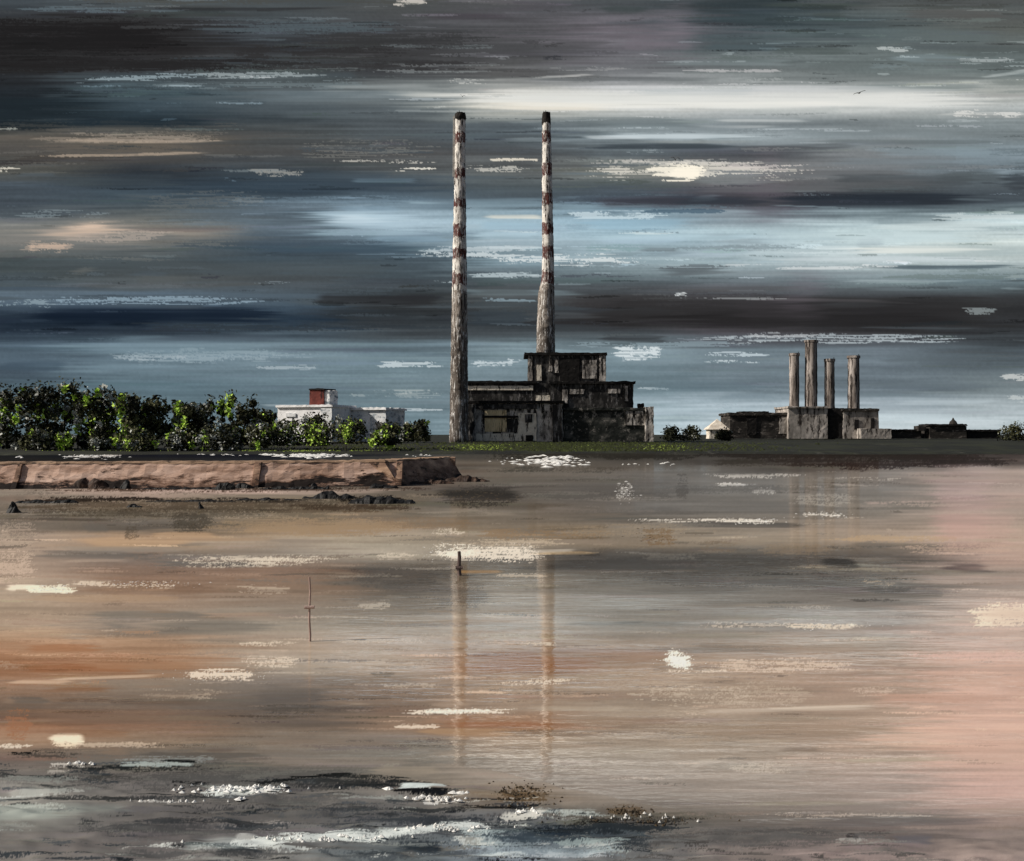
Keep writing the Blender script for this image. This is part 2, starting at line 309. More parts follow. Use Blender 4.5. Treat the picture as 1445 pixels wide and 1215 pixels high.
 (940, 1400, 479, 8, (178,186,190), dict(a=0.75, dry=0.53)), (1040, 1180, 474, 5, (186,188,190), dict(a=0.7, dry=0.55)), (740, 1100, 486, 4, (140,154,162), dict(a=0.6, dry=0.4)),
 # lower blue
 (515, 640, 514, 5, (186,196,200), dict(a=0.85, dry=0.45)), (655, 745, 512, 6, (190,200,204), dict(a=0.85, dry=0.46)), (855, 945, 497, 11, (206,214,216), dict(a=0.85, dry=0.45)), (980, 1100, 500, 3, (186,198,204), dict(a=0.8, dry=0.45)), (985, 1090, 510, 2.5, (190,200,204), dict(a=0.8, dry=0.45)),
 (100, 480, 502, 9, (148,162,170), dict(a=0.65, dry=0.5)), (130, 300, 505, 4, (166,176,182), dict(a=0.6, dry=0.48)), (330, 470, 518, 4, (166,176,182), dict(a=0.7, dry=0.5)), (30, 500, 492, 10, (120,138,148), dict(a=0.5)), (-20, 110, 516, 10, (66,80,94), dict(a=0.6, soft=0.9)),
 (470, 640, 556, 8, (150,158,160), dict(a=0.65, dry=0.46)), (540, 640, 553, 5, (170,176,174), dict(a=0.6, dry=0.45)), (540, 640, 578, 2, (186,194,198), dict(a=0.75, dry=0.4)), (350, 460, 572, 2, (190,196,198), dict(a=0.4)),
 (900, 1460, 590, 14, (184,198,204), dict(a=0.6, soft=0.9)), (880, 1100, 578, 8, (150,166,174), dict(a=0.5, soft=0.9)), (1240, 1440, 568, 5, (182,194,200), dict(a=0.5)), (1240, 1460, 598, 7, (196,206,210), dict(a=0.6)), (1100, 1300, 556, 5, (116,126,134), dict(a=0.4)), (890, 960, 548, 2, (190,198,202), dict(a=0.6, dry=0.4)),
 (890, 1100, 545, 9, (104,120,130), dict(a=0.4)), (1220, 1420, 508, 9, (92,98,104), dict(a=0.55, soft=0.9)), (1200, 1430, 545, 7, (100,108,116), dict(a=0.45)), (1000, 1110, 560, 6, (112,124,134), dict(a=0.4)),
 (1405, 1480, 533, 6, (206,206,202), dict(a=0.7, dry=0.45)), (1415, 1480, 560, 7, (196,200,198), dict(a=0.6, dry=0.5)),
])
def mute(img, k):
    g = img.mean(-1, keepdims=True); return g + (img - g) * k
for _ in range(620):                                    # thin bristle scratches in the upper cloud
    x, y = SK.r.uniform(-330, 1775), SK.r.uniform(-180, 125) if SK.r.random() < 0.7 else SK.r.uniform(125, 480)
    i = int((y - SK.ys[0]) / SK.step); j = int(np.clip((x - SK.xs[0]) / SK.step, 0, SK.W - 1))
    c = np.clip(SK.img[i, j] * SK.r.choice([1.35, 1.6, 0.7, 0.6]), 0, 0.85) * 255; ln = SK.r.uniform(30, 190)
    SK.stroke(x - ln / 2, x + ln / 2, y, SK.r.uniform(0.9, 2.4), c, a=SK.r.uniform(0.3, 0.7), dry=SK.r.uniform(0.3, 0.6), slope=SK.r.normal(0, 3), curve=SK.r.normal(0, 1.5), end=0.5)
SK.drag(260, -330, 1775, -190, 470, dy=14, a=0.5, L_=(40, 200), T=(1, 4), dryp=0.6)
SK.strokes([(-120, 380, 332, 34, (128,122,118), dict(a=0.55, soft=1.0, end=0.5, bri=0.2)), (-40, 290, 330, 20, (160,146,136), dict(a=0.6, soft=1.0, end=0.5, bri=0.3)), (10, 240, 328, 15, (168,150,138), dict(a=0.6, slope=-16, end=0.5, soft=1.0, bri=0.3)), (15, 225, 326, 12, (204,176,154), dict(a=0.8, slope=-14, soft=1.0, end=0.5)), (80, 180, 320, 8, (222,192,168), dict(a=0.7, slope=-8, soft=1.0, end=0.5)), (20, 110, 347, 7, (196,168,148), dict(a=0.7, dry=0.2)), (60, 260, 334, 8, (176,158,146), dict(a=0.6, dry=0.5, slope=-10)),
 (20, 350, 198, 2.4, (166,146,130), dict(a=0.85, curve=-3, dry=0.15)), (0, 320, 218, 2.2, (158,138,122), dict(a=0.8, slope=-6, curve=-2, dry=0.15)), (60, 330, 192, 6, (150,134,122), dict(a=0.7, dry=0.5)),
 (400, 640, 308, 15, (172,194,206), dict(a=0.7, end=0.5, soft=1.0)), (430, 580, 306, 8, (196,212,220), dict(a=0.6, end=0.5, soft=1.0)), (1060, 1470, 336, 11, (192,208,210), dict(a=0.6, soft=0.9, end=0.4)), (1130, 1470, 353, 6, (212,216,210), dict(a=0.7, end=0.4)),
 (780, 1130, 192, 4.5, (186,196,200), dict(a=0.75, curve=-2, end=0.4)), (800, 1080, 207, 4.5, (66,72,78), dict(a=0.75)), (930, 1010, 243, 10, (238,229,210), dict(a=0.9, end=0.4, dry=0.1)),
 (-200, 300, 60, 24, (40,38,40), dict(a=0.6, dry=0.25, end=0.15)), (-60, 520, 92, 9, (48,46,48), dict(a=0.6, dry=0.35)), (330, 760, 56, 12, (56,55,57), dict(a=0.5, dry=0.4)),
 (880, 1020, 40, 40, (132,118,126), dict(a=0.35, soft=1.0, end=0.6, bri=0.2)), (1020, 1150, 222, 22, (122,108,114), dict(a=0.35, soft=1.0, end=0.6)), (1000, 1180, 300, 30, (104,90,100), dict(a=0.25, soft=1.0, end=0.6)), (1080, 1200, 400, 30, (120,108,116), dict(a=0.25, soft=1.0, end=0.6)),  # soft mauve glare tinted into the cloud
 (560, 1480, 139, 13, (212,212,207), dict(a=0.7, end=0.2, soft=0.8)), (640, 1300, 147, 6, (224,222,214), dict(a=0.6, end=0.3, soft=0.8))])
SK.strokes([(900, 1030, 30, 60, (134,118,128), dict(a=0.3, soft=1.0, end=0.6, bri=0.2)), (1010, 1150, 270, 60, (112,98,108), dict(a=0.28, soft=1.0, end=0.6, bri=0.2)), (1050, 1200, 420, 60, (104,92,100), dict(a=0.28, soft=1.0, end=0.6, bri=0.2))])  # mauve glare veil put into the cloud colours
SK.img = 0.40 + (SK.img - 0.40) * 1.14
g_ = SK.img.mean(-1, keepdims=True); cool = np.exp(-((g_ - 0.42) / 0.28) ** 2)          # mid greys lean to blue
dark = 1 - sstep(0.16, 0.36, g_)
SK.img = g_ + (SK.img - g_) * (1 - 0.55 * dark * (SK.img[..., 0:1] > SK.img[..., 1:2]))      # near-black clouds stay neutral
SK.img = np.clip(mute(SK.img, 0.86) * (1 + cool * np.array([-0.035, 0.004, 0.006], np.float32)), 0.02, 1)

def attr_mesh(name, verts, quads, cols, extra=None, mat=None, smooth=True):
    me = bpy.data.meshes.new(name)
    nv, nq = len(verts), len(quads)
    me.vertices.add(nv); me.vertices.foreach_set('co', verts.astype(np.float32).ravel())
    me.loops.add(nq * 4); me.loops.foreach_set('vertex_index', quads.astype(np.int32).ravel())
    me.polygons.add(nq); me.polygons.foreach_set('loop_start', np.arange(0, nq * 4, 4, dtype=np.int32))
    me.polygons.foreach_set('use_smooth', np.full(nq, smooth, dtype=bool))
    me.update(calc_edges=True)
    a = me.color_attributes.new('pigment', 'FLOAT_COLOR', 'POINT')
    rgba = np.ones((nv, 4), np.float32); rgba[:, :3] = cols
    if extra is not None: rgba[:, 3] = extra
    a.data.foreach_set('color', rgba.ravel())
    if mat: me.materials.append(mat)
    o = bpy.data.objects.new(name, me); return link(o)
def gridquads(H, W):
    i = np.arange(H * W).reshape(H, W)
    return np.stack([i[:-1, :-1], i[1:, :-1], i[1:, 1:], i[:-1, 1:]], -1)

m = bpy.data.materials.new('cloud_light'); m.use_nodes = True
t = m.node_tree; t.nodes.clear()
at = t.nodes.new('ShaderNodeAttribute'); at.attribute_name = 'pigment'
em = t.nodes.new('ShaderNodeEmission'); ou = t.nodes.new('ShaderNodeOutputMaterial')
t.links.new(at.outputs[0], em.inputs[0]); t.links.new(em.outputs[0], ou.inputs[0])
m.cycles.emission_sampling = 'NONE'
R_SKY = 5200.0
Xg, Yg = np.meshgrid((SK.xs - CX) / F, (HZ - SK.ys) / F)
az = np.arctan(Xg); hgt = Yg * np.cos(az)
vs = np.stack([np.sin(az) * R_SKY, np.cos(az) * R_SKY, EYE + hgt * R_SKY], -1).reshape(-1, 3)
o = attr_mesh('sky', vs, gridquads(SK.H, SK.W).reshape(-1, 4), lin(SK.img.reshape(-1, 3)), None, m)
tag(o, 'dark brushed storm sky with pale horizontal cloud streaks', 'sky', kind='structure')

# ------------------------------------------------------------------ tidal flat, channel and sea
GD = Brush(-420, 1865, 627, 1330, 1.2, 300, (0.6, 0.5, 0.65, 0.35))
G_ROWS = [635, 650, 668, 695, 720, 745, 765, 785, 805, 830, 860, 885, 910, 940, 965, 1000, 1025, 1045, 1070, 1100, 1125, 1150, 1175, 1200]
GG = [  # last column tinted by the pink glare at right
 [(30,32,34),(35,36,38),(28,30,38),(60,62,62),(60,60,55),(58,58,52),(50,50,46),(45,42,40),(55,50,48)],
 [(40,40,40),(40,40,40),(40,42,46),(70,68,64),(92,87,80),(85,81,76),(70,66,62),(72,66,62),(85,76,72)],
 [(110,95,85),(110,95,85),(110,95,85),(110,95,85),(112,106,98),(108,104,99),(112,109,104),(128,120,112),(160,145,135)],
 [(150,138,125),(165,145,132),(140,128,115),(110,102,92),(95,90,84),(105,101,97),(115,112,107),(125,120,113),(165,150,140)],
 [(110,104,96),(118,110,98),(125,115,98),(105,97,86),(112,105,97),(105,101,97),(118,114,109),(130,124,116),(168,152,142)],
 [(120,112,104),(100,94,88),(150,130,108),(140,125,108),(125,115,103),(130,122,112),(140,132,122),(150,138,127),(175,158,147)],
 [(165,150,138),(175,148,122),(155,143,130),(165,158,146),(155,146,134),(135,125,113),(145,136,124),(152,140,128),(178,160,150)],
 [(160,145,132),(115,110,106),(145,138,130),(165,158,148),(110,108,106),(82,82,82),(85,85,84),(95,92,90),(170,152,145)],
 [(165,148,135),(130,112,100),(130,112,100),(90,88,86),(118,114,108),(95,94,92),(90,90,88),(105,102,98),(150,138,132)],
 [(175,160,145),(135,112,96),(140,122,108),(105,102,98),(140,134,126),(120,118,114),(115,112,108),(110,106,102),(155,142,135)],
 [(165,148,132),(150,135,122),(140,130,120),(130,124,116),(150,142,132),(135,131,125),(128,124,119),(130,123,118),(175,155,146)],
 [(165,148,132),(120,115,110),(145,138,128),(150,142,132),(158,146,133),(140,134,126),(135,129,123),(140,130,124),(180,160,150)],
 [(170,135,108),(165,135,112),(165,150,136),(165,152,140),(150,132,116),(150,135,122),(150,137,125),(155,142,132),(185,160,150)],
 [(155,105,72),(160,120,92),(165,155,144),(170,155,140),(140,112,94),(152,132,116),(160,142,128),(160,143,132),(190,160,148)],
 [(150,125,108),(140,130,120),(125,118,112),(135,122,112),(150,134,120),(155,140,127),(160,144,130),(165,145,133),(195,162,148)],
 [(110,98,90),(118,106,98),(100,95,92),(125,112,102),(155,138,124),(155,142,129),(158,143,130),(165,147,134),(198,164,150)],
 [(150,115,95),(130,108,95),(118,108,100),(145,125,110),(155,118,94),(140,125,112),(148,134,121),(160,142,128),(199,165,150)],
 [(165,142,124),(140,125,112),(130,122,114),(125,120,115),(155,140,126),(150,137,124),(150,137,124),(162,143,130),(201,167,152)],
 [(110,102,98),(105,102,98),(120,114,108),(125,122,116),(150,140,130),(148,138,127),(152,140,129),(165,147,135),(200,167,152)],
 [(118,116,112),(105,102,100),(90,90,88),(125,118,108),(145,137,128),(148,138,128),(155,143,132),(165,148,138),(205,168,154)],
 [(145,142,135),(115,112,108),(100,98,95),(120,118,114),(115,105,92),(145,136,126),(152,141,131),(162,147,137),(200,165,152)],
 [(140,140,132),(100,98,96),(92,92,90),(90,90,90),(110,112,112),(95,90,82),(120,112,104),(135,124,116),(160,138,128)],
 [(115,112,108),(95,92,92),(105,104,102),(105,110,110),(85,93,97),(90,94,94),(95,92,90),(105,98,95),(135,122,115)],
 [(115,112,108),(105,102,100),(115,115,112),(95,102,104),(115,124,130),(105,107,107),(120,112,108),(135,122,118),(155,138,130)],
]
GD.base(COLS, G_ROWS, GG, warp=14)
GD.texture(0.20)
GD.drag(520, -420, 1865, 660, 1075, dy=26, a=0.55)
GD.random_strokes(330, -420, 1865, 655, 1330, lum=0.08, a=0.4, L_=(60, 360), T=(1, 6))
GD.random_strokes(260, -420, 1865, 655, 1330, lum=0.2, a=0.5, L_=(30, 180), T=(1.0, 4), dry=(0.47, 0.6))
BLK, DK, GRY, RUST, OCH, PNK, FOAM = (38,36,34), (72,70,68), (112,110,106), (152,104,74), (170,138,108), (196,164,152), (226,220,210)
GD.strokes([
 # right far edge: dark weed fringe
 (960, 1460, 640, 9, (48,42,38), dict(a=0.75, dry=0.3)), (1200, 1460, 650, 9, (52,44,42), dict(a=0.75, dry=0.36)), (980, 1100, 652, 8, (52,48,42), dict(a=0.6, dry=0.42)), (820, 1000, 646, 4, (40,38,34), dict(a=0.7, dry=0.3)), (1180, 1230, 660, 7, (56,46,44), dict(a=0.6, dry=0.4)), (1300, 1460, 634, 4, (150,132,118), dict(a=0.6, dry=0.3)), (1250, 1470, 675, 10, (170,152,140), dict(a=0.5)),
 (930, 1480, 643, 8, (40,36,33), dict(a=0.8, dry=0.12)), (1010, 1480, 650, 9, (46,40,37), dict(a=0.8, dry=0.3)), (1150, 1330, 656, 7, (48,40,38), dict(a=0.8, dry=0.35)), (640, 1000, 643, 6, (42,40,36), dict(a=0.7, dry=0.25)), (1280, 1440, 652, 7, (44,38,36), dict(a=0.8, dry=0.3)),
 # channel behind the wall
 (-60, 640, 640, 6, (26,28,36), dict(a=0.7)), (60, 640, 633, 4, (62,66,68), dict(a=0.5)), (90, 180, 643, 3.5, (220,212,202), dict(a=0.85, dry=0.35)),
 # beach below the wall
 (0, 620, 694, 5, (182,160,146), dict(a=0.7, end=0.15)), (150, 420, 694, 3.5, (204,176,164), dict(a=0.6)), (0, 400, 718, 12, (112,104,92), dict(a=0.55, dry=0.3)), (20, 300, 707, 3, (42,38,34), dict(a=0.75, dry=0.45)), (300, 620, 708, 4, (50,44,38), dict(a=0.6, dry=0.48)),
 (360, 580, 720, 3, (84,68,54), dict(a=0.7, dry=0.25)), (-20, 190, 733, 3, (62,58,54), dict(a=0.6, slope=3)), (200, 270, 718, 3, (56,52,46), dict(a=0.6, slope=-7)), (235, 305, 738, 14, (88,82,74), dict(a=0.75, dry=0.3)), (110, 160, 745, 9, (104,100,96), dict(a=0.6)), (170, 200, 752, 9, (80,72,62), dict(a=0.5, dry=0.45)),
 (310, 620, 742, 12, (160,138,112), dict(a=0.55, dry=0.3)), (480, 700, 738, 8, (132,112,92), dict(a=0.55, dry=0.42)), (600, 740, 700, 14, (62,58,54), dict(a=0.8, dry=0.25, soft=0.9)), (620, 720, 697, 8, (46,44,42), dict(a=0.6, soft=0.9)), (640, 800, 715, 8, (90,84,76), dict(a=0.6, curve=-4)),
 (80, 300, 765, 7, (186,156,126), dict(a=0.7)), (200, 330, 757, 7, (196,162,128), dict(a=0.6)), (0, 240, 783, 6, (100,98,96), dict(a=0.6)), (180, 420, 796, 5, (104,104,102), dict(a=0.65)), (40, 300, 775, 5, (150,144,136), dict(a=0.5)),
 # glitter painted in as pale broken lines
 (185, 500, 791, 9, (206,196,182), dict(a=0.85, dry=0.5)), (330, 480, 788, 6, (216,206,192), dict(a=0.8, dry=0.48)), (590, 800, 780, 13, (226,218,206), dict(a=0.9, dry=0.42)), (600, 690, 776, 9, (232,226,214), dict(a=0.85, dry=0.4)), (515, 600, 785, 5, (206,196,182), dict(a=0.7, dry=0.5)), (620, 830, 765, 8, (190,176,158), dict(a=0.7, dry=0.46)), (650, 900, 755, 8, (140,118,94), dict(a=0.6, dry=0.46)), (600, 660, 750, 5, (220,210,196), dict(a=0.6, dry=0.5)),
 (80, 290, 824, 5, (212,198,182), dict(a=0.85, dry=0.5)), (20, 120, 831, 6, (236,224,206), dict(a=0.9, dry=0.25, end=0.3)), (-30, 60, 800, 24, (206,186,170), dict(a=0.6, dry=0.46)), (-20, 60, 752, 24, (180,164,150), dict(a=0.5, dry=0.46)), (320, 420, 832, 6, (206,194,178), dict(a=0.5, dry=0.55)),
 # grey bars
 (480, 640, 815, 13, (92,90,88), dict(a=0.7, dry=0.2)), (500, 660, 829, 5, (98,96,94), dict(a=0.6)), (720, 1040, 796, 9, (76,76,76), dict(a=0.8)), (640, 1230, 800, 6, (84,84,84), dict(a=0.6)), (850, 1290, 818, 12, (92,92,92), dict(a=0.6, dry=0.15)), (1140, 1230, 795, 8, (62,62,62), dict(a=0.85, slope=5, end=0.4)), (1310, 1420, 801, 8, (88,78,80), dict(a=0.8, slope=4, end=0.4)), (1200, 1300, 832, 6, (84,82,80), dict(a=0.7, dry=0.3)), (860, 1100, 832, 5, (96,94,92), dict(a=0.5)), (1000, 1200, 810, 2.5, (58,58,56), dict(a=0.6, dry=0.4)), (1210, 1270, 822, 5, (196,180,160), dict(a=0.7, dry=0.35, slope=8)), (1180, 1280, 846, 3, (66,62,60), dict(a=0.6, dry=0.4)),
 (600, 700, 838, 22, (110,106,102), dict(a=0.6, dry=0.45)), (740, 860, 780, 3, (190,164,128), dict(a=0.6)), (620, 720, 807, 3, (172,138,102), dict(a=0.7)), (690, 780, 812, 3, (196,184,168), dict(a=0.6, dry=0.3)),
 # right upper flat: glitter painted in with pale dabs
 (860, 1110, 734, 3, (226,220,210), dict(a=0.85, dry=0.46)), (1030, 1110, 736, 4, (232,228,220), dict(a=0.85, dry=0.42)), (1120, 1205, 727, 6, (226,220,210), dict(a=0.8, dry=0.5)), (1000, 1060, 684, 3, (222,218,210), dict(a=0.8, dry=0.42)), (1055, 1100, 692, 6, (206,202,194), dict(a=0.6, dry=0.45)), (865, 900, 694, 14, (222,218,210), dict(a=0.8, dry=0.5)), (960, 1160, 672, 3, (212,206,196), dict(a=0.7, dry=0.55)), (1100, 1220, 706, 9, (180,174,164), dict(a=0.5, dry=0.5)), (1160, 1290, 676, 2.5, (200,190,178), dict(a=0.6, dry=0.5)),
 (760, 1000, 690, 8, (92,89,85), dict(a=0.6)), (960, 1200, 715, 9, (104,101,97), dict(a=0.5)), (680, 900, 680, 8, (104,98,92), dict(a=0.5)), (800, 1000, 705, 3, (138,132,124), dict(a=0.5)), (950, 975, 685, 16, (78,74,70), dict(a=0.6, dry=0.4)), (740, 1050, 748, 9, (150,136,118), dict(a=0.5, dry=0.3)), (900, 960, 757, 13, (122,102,80), dict(a=0.65, dry=0.36)), (980, 1050, 770, 9, (120,108,94), dict(a=0.5, dry=0.45)),
 (1140, 1400, 760, 5, (178,156,130), dict(a=0.65, curve=-3, dry=0.2)), (1240, 1450, 774, 10, (190,168,152), dict(a=0.6, dry=0.36)), (1050, 1200, 775, 10, (146,130,112), dict(a=0.4, dry=0.3)),
 # middle flat
 (90, 330, 868, 6, (112,110,106), dict(a=0.7, curve=2)), (150, 440, 885, 10, (118,114,108), dict(a=0.6)), (0, 300, 845, 8, (172,148,124), dict(a=0.5)), (10, 160, 916, 8, (172,112,72), dict(a=0.75)), (0, 230, 942, 9, (164,104,66), dict(a=0.8)), (60, 320, 938, 8, (168,128,98), dict(a=0.6)), (0, 120, 925, 5, (180,140,110), dict(a=0.6)), (0, 120, 962, 4, (206,180,158), dict(a=0.75)),
 (320, 430, 908, 4, (220,208,192), dict(a=0.75, dry=0.48)), (320, 440, 934, 9, (216,204,190), dict(a=0.75, dry=0.48)), (245, 380, 953, 9, (222,210,196), dict(a=0.9, dry=0.4)), (50, 260, 956, 3, (206,186,168), dict(a=0.75, slope=-8)), (0, 80, 990, 9, (96,94,92), dict(a=0.6)), (340, 480, 985, 22, (98,94,92), dict(a=0.7, soft=1.0)), (350, 470, 1000, 6, (84,80,76), dict(a=0.6, dry=0.2)), (180, 330, 980, 9, (190,176,160), dict(a=0.55, dry=0.55)),
 (60, 330, 985, 10, (122,112,104), dict(a=0.5)), (0, 300, 1010, 12, (124,104,92), dict(a=0.6)), (0, 50, 1022, 22, (164,112,82), dict(a=0.7, dry=0.3)), (60, 200, 1035, 7, (138,110,92), dict(a=0.6)),
 (400, 640, 960, 8, (130,120,110), dict(a=0.5)), (620, 900, 938, 12, (144,112,92), dict(a=0.7, soft=0.8)), (640, 780, 925, 6, (134,102,84), dict(a=0.5)), (800, 1000, 925, 10, (156,128,110), dict(a=0.5)), (600, 800, 1022, 6, (160,108,76), dict(a=0.85)), (560, 760, 1032, 6, (176,144,112), dict(a=0.6)), (780, 1000, 1018, 8, (140,118,100), dict(a=0.5)), (500, 640, 1002, 10, (128,108,96), dict(a=0.5)),
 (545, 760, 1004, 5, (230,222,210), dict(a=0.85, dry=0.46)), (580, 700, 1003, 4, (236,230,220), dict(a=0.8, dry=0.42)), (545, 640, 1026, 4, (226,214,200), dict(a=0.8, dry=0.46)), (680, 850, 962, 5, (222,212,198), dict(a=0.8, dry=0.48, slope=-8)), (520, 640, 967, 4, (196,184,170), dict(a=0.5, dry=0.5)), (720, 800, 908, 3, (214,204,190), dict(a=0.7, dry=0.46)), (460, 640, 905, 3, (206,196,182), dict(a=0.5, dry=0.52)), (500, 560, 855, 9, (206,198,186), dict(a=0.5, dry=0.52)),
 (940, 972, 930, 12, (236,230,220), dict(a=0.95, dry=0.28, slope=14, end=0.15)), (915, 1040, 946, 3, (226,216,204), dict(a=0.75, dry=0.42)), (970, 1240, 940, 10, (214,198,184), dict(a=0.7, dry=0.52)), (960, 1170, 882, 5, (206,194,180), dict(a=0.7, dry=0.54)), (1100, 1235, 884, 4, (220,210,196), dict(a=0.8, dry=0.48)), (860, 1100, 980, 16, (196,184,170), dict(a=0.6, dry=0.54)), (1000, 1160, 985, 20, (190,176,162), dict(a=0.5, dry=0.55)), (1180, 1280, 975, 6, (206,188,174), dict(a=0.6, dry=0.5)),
 (940, 1260, 1002, 4, (190,178,166), dict(a=0.75, slope=-8)), (1050, 1260, 998, 2, (212,202,190), dict(a=0.6, slope=-6)), (720, 920, 1000, 5, (176,164,150), dict(a=0.5)), (960, 1050, 1073, 5, (182,172,160), dict(a=0.7, slope=-14)), (1000, 1150, 1083, 8, (190,178,164), dict(a=0.65, dry=0.52)), (900, 1160, 1068, 8, (146,132,118), dict(a=0.5)), (720, 1000, 1060, 10, (160,150,138), dict(a=0.5)), (900, 1300, 1030, 10, (146,128,112), dict(a=0.4)),
 (1350, 1450, 868, 19, (226,212,192), dict(a=0.9, dry=0.36, end=0.5)), (1000, 1300, 905, 8, (152,138,126), dict(a=0.5)), (860, 1300, 860, 8, (132,126,120), dict(a=0.5)), (1240, 1460, 900, 25, (178,152,142), dict(a=0.5, soft=1)), (1200, 1600, 1050, 70, (206,164,146), dict(a=0.45, soft=1.0, end=0.6)), (1290, 1460, 740, 60, (190,156,150), dict(a=0.4, soft=1.0)), (1270, 1460, 960, 10, (190,162,148), dict(a=0.5)), (1180, 1460, 985, 8, (196,158,142), dict(a=0.5)),  # the soft pink strokes put glare into the sand colour
 # shoreline and sea
 (60, 130, 1044, 9, (228,214,192), dict(a=0.9, dry=0.15, end=0.35)), (60, 280, 1050, 4, (196,180,164), dict(a=0.75, dry=0.2)), (-20, 60, 1053, 4, (222,212,198), dict(a=0.8, dry=0.3)),
 (0, 320, 1076, 12, (112,110,106), dict(a=0.6, dry=0.3)), (180, 420, 1092, 14, (96,96,94), dict(a=0.6, dry=0.35)), (150, 330, 1072, 5, (146,154,154), dict(a=0.6, dry=0.3)), (225, 280, 1074, 3, (36,38,38), dict(a=0.85)), (230, 340, 1080, 8, (80,78,76), dict(a=0.5, dry=0.45)), (60, 130, 1080, 4, (206,202,194), dict(a=0.75, dry=0.35)), (60, 110, 1090, 4, (180,176,168), dict(a=0.6, dry=0.45)),
 (260, 560, 1095, 12, (86,86,84), dict(a=0.65, dry=0.35)), (420, 505, 1096, 4, (38,40,40), dict(a=0.85, dry=0.2, slope=-4)), (500, 640, 1088, 7, (150,140,126), dict(a=0.6)), (380, 620, 1108, 6, (58,58,58), dict(a=0.6, dry=0.4)), (270, 420, 1115, 6, (232,230,224), dict(a=0.85, dry=0.35)), (165, 300, 1133, 3, (200,198,192), dict(a=0.6, dry=0.5)), (0, 80, 1118, 5, (176,176,168), dict(a=0.65)), (0, 140, 1145, 14, (150,154,146), dict(a=0.55, soft=1)),
 (550, 630, 1110, 6, (206,216,214), dict(a=0.85, end=0.3)), (540, 640, 1118, 5, (36,40,40), dict(a=0.85, dry=0.3)), (585, 650, 1128, 5, (224,222,216), dict(a=0.8, dry=0.4)), (635, 660, 1121, 3, (228,228,224), dict(a=0.9)), (690, 790, 1122, 13, (92,80,66), dict(a=0.8, dry=0.3)), (850, 920, 1142, 7, (98,84,68), dict(a=0.75, dry=0.3)), (760, 1020, 1158, 7, (52,52,48), dict(a=0.75, dry=0.34)), (730, 860, 1148, 8, (166,172,166), dict(a=0.6, dry=0.38)), (700, 780, 1150, 5, (206,206,198), dict(a=0.8, slope=-6, dry=0.2)),
 (80, 520, 1152, 10, (96,94,92), dict(a=0.5, dry=0.3)), (400, 740, 1170, 12, (70,74,78), dict(a=0.65, dry=0.2)), (310, 420, 1162, 8, (150,146,142), dict(a=0.6, dry=0.46)), (240, 400, 1190, 8, (180,188,184), dict(a=0.75, end=0.45)), (320, 380, 1184, 8, (206,208,202), dict(a=0.65, slope=8)), (380, 560, 1182, 7, (196,204,198), dict(a=0.75, slope=-8)), (500, 640, 1174, 8, (196,204,198), dict(a=0.75, slope=-14)), (600, 700, 1166, 7, (206,212,206), dict(a=0.7, slope=4)), (540, 640, 1192, 10, (52,60,66), dict(a=0.8, soft=0.9)), (640, 730, 1185, 12, (166,180,180), dict(a=0.55, dry=0.3)), (640, 940, 1195, 12, (118,132,138), dict(a=0.55, dry=0.25)), (720, 900, 1205, 5, (190,196,198), dict(a=0.7, dry=0.4)), (700, 980, 1172, 10, (62,72,78), dict(a=0.7, dry=0.2)), (820, 900, 1200, 8, (172,184,178), dict(a=0.55, dry=0.4)),
 (0, 420, 1100, 14, (78,78,77), dict(a=0.6, dry=0.45)), (150, 560, 1128, 9, (84,84,83), dict(a=0.6, dry=0.4)), (300, 660, 1104, 8, (44,46,47), dict(a=0.75, dry=0.5)), (120, 330, 1084, 6, (40,42,42), dict(a=0.75, dry=0.55)), (380, 640, 1150, 9, (74,77,80), dict(a=0.7, dry=0.4)), (560, 760, 1160, 9, (52,58,62), dict(a=0.7, dry=0.4)), (430, 700, 1205, 8, (70,76,80), dict(a=0.6, dry=0.35)), (100, 420, 1172, 9, (80,80,80), dict(a=0.55, dry=0.4)), (0, 130, 1066, 6, (60,60,58), dict(a=0.6, dry=0.5)), (190, 640, 1140, 5, (52,54,55), dict(a=0.6, dry=0.58)),
 (240, 470, 1196, 6, (206,212,207), dict(a=0.8, dry=0.35)), (330, 560, 1183, 7, (216,220,214), dict(a=0.85, dry=0.4, slope=-10)), (480, 640, 1174, 6, (216,221,215), dict(a=0.85, dry=0.4, slope=-12)), (590, 720, 1165, 6, (218,222,217), dict(a=0.85, dry=0.42, slope=-4)),
 (980, 1445, 1155, 6, (112,104,98), dict(a=0.6)), (900, 1260, 1180, 12, (88,88,86), dict(a=0.55, dry=0.25)), (1050, 1360, 1150, 4, (196,180,166), dict(a=0.65, dry=0.5)), (1190, 1215, 1180, 5, (46,44,44), dict(a=0.7, dry=0.25)), (1245, 1330, 1184, 7, (96,96,104), dict(a=0.6)), (1100, 1450, 1160, 7, (100,94,94), dict(a=0.6)), (960, 1010, 1190, 5, (46,44,42), dict(a=0.6, dry=0.4)), (0, 300, 1195, 10, (104,100,98), dict(a=0.5)), (1300, 1460, 1195, 10, (156,138,128), dict(a=0.5)),
])
for _ in range(520):                                    # fine streaks of drying sand
    x, y = GD.r.uniform(-420, 1865), GD.r.uniform(662, 1080)
    i = int((y - GD.ys[0]) / GD.step); j = int(np.clip((x - GD.xs[0]) / GD.step, 0, GD.W - 1))
    c = np.clip(GD.img[i, j] * GD.r.choice([1.2, 1.35, 0.82, 0.7]), 0, 0.9) * 255; ln = GD.r.uniform(30, 220)
    GD.stroke(x - ln / 2, x + ln / 2, y, GD.r.uniform(0.9, 2.6), c, a=GD.r.uniform(0.3, 0.7), dry=GD.r.uniform(0.3, 0.62), slope=GD.r.normal(0, 2), end=0.5)
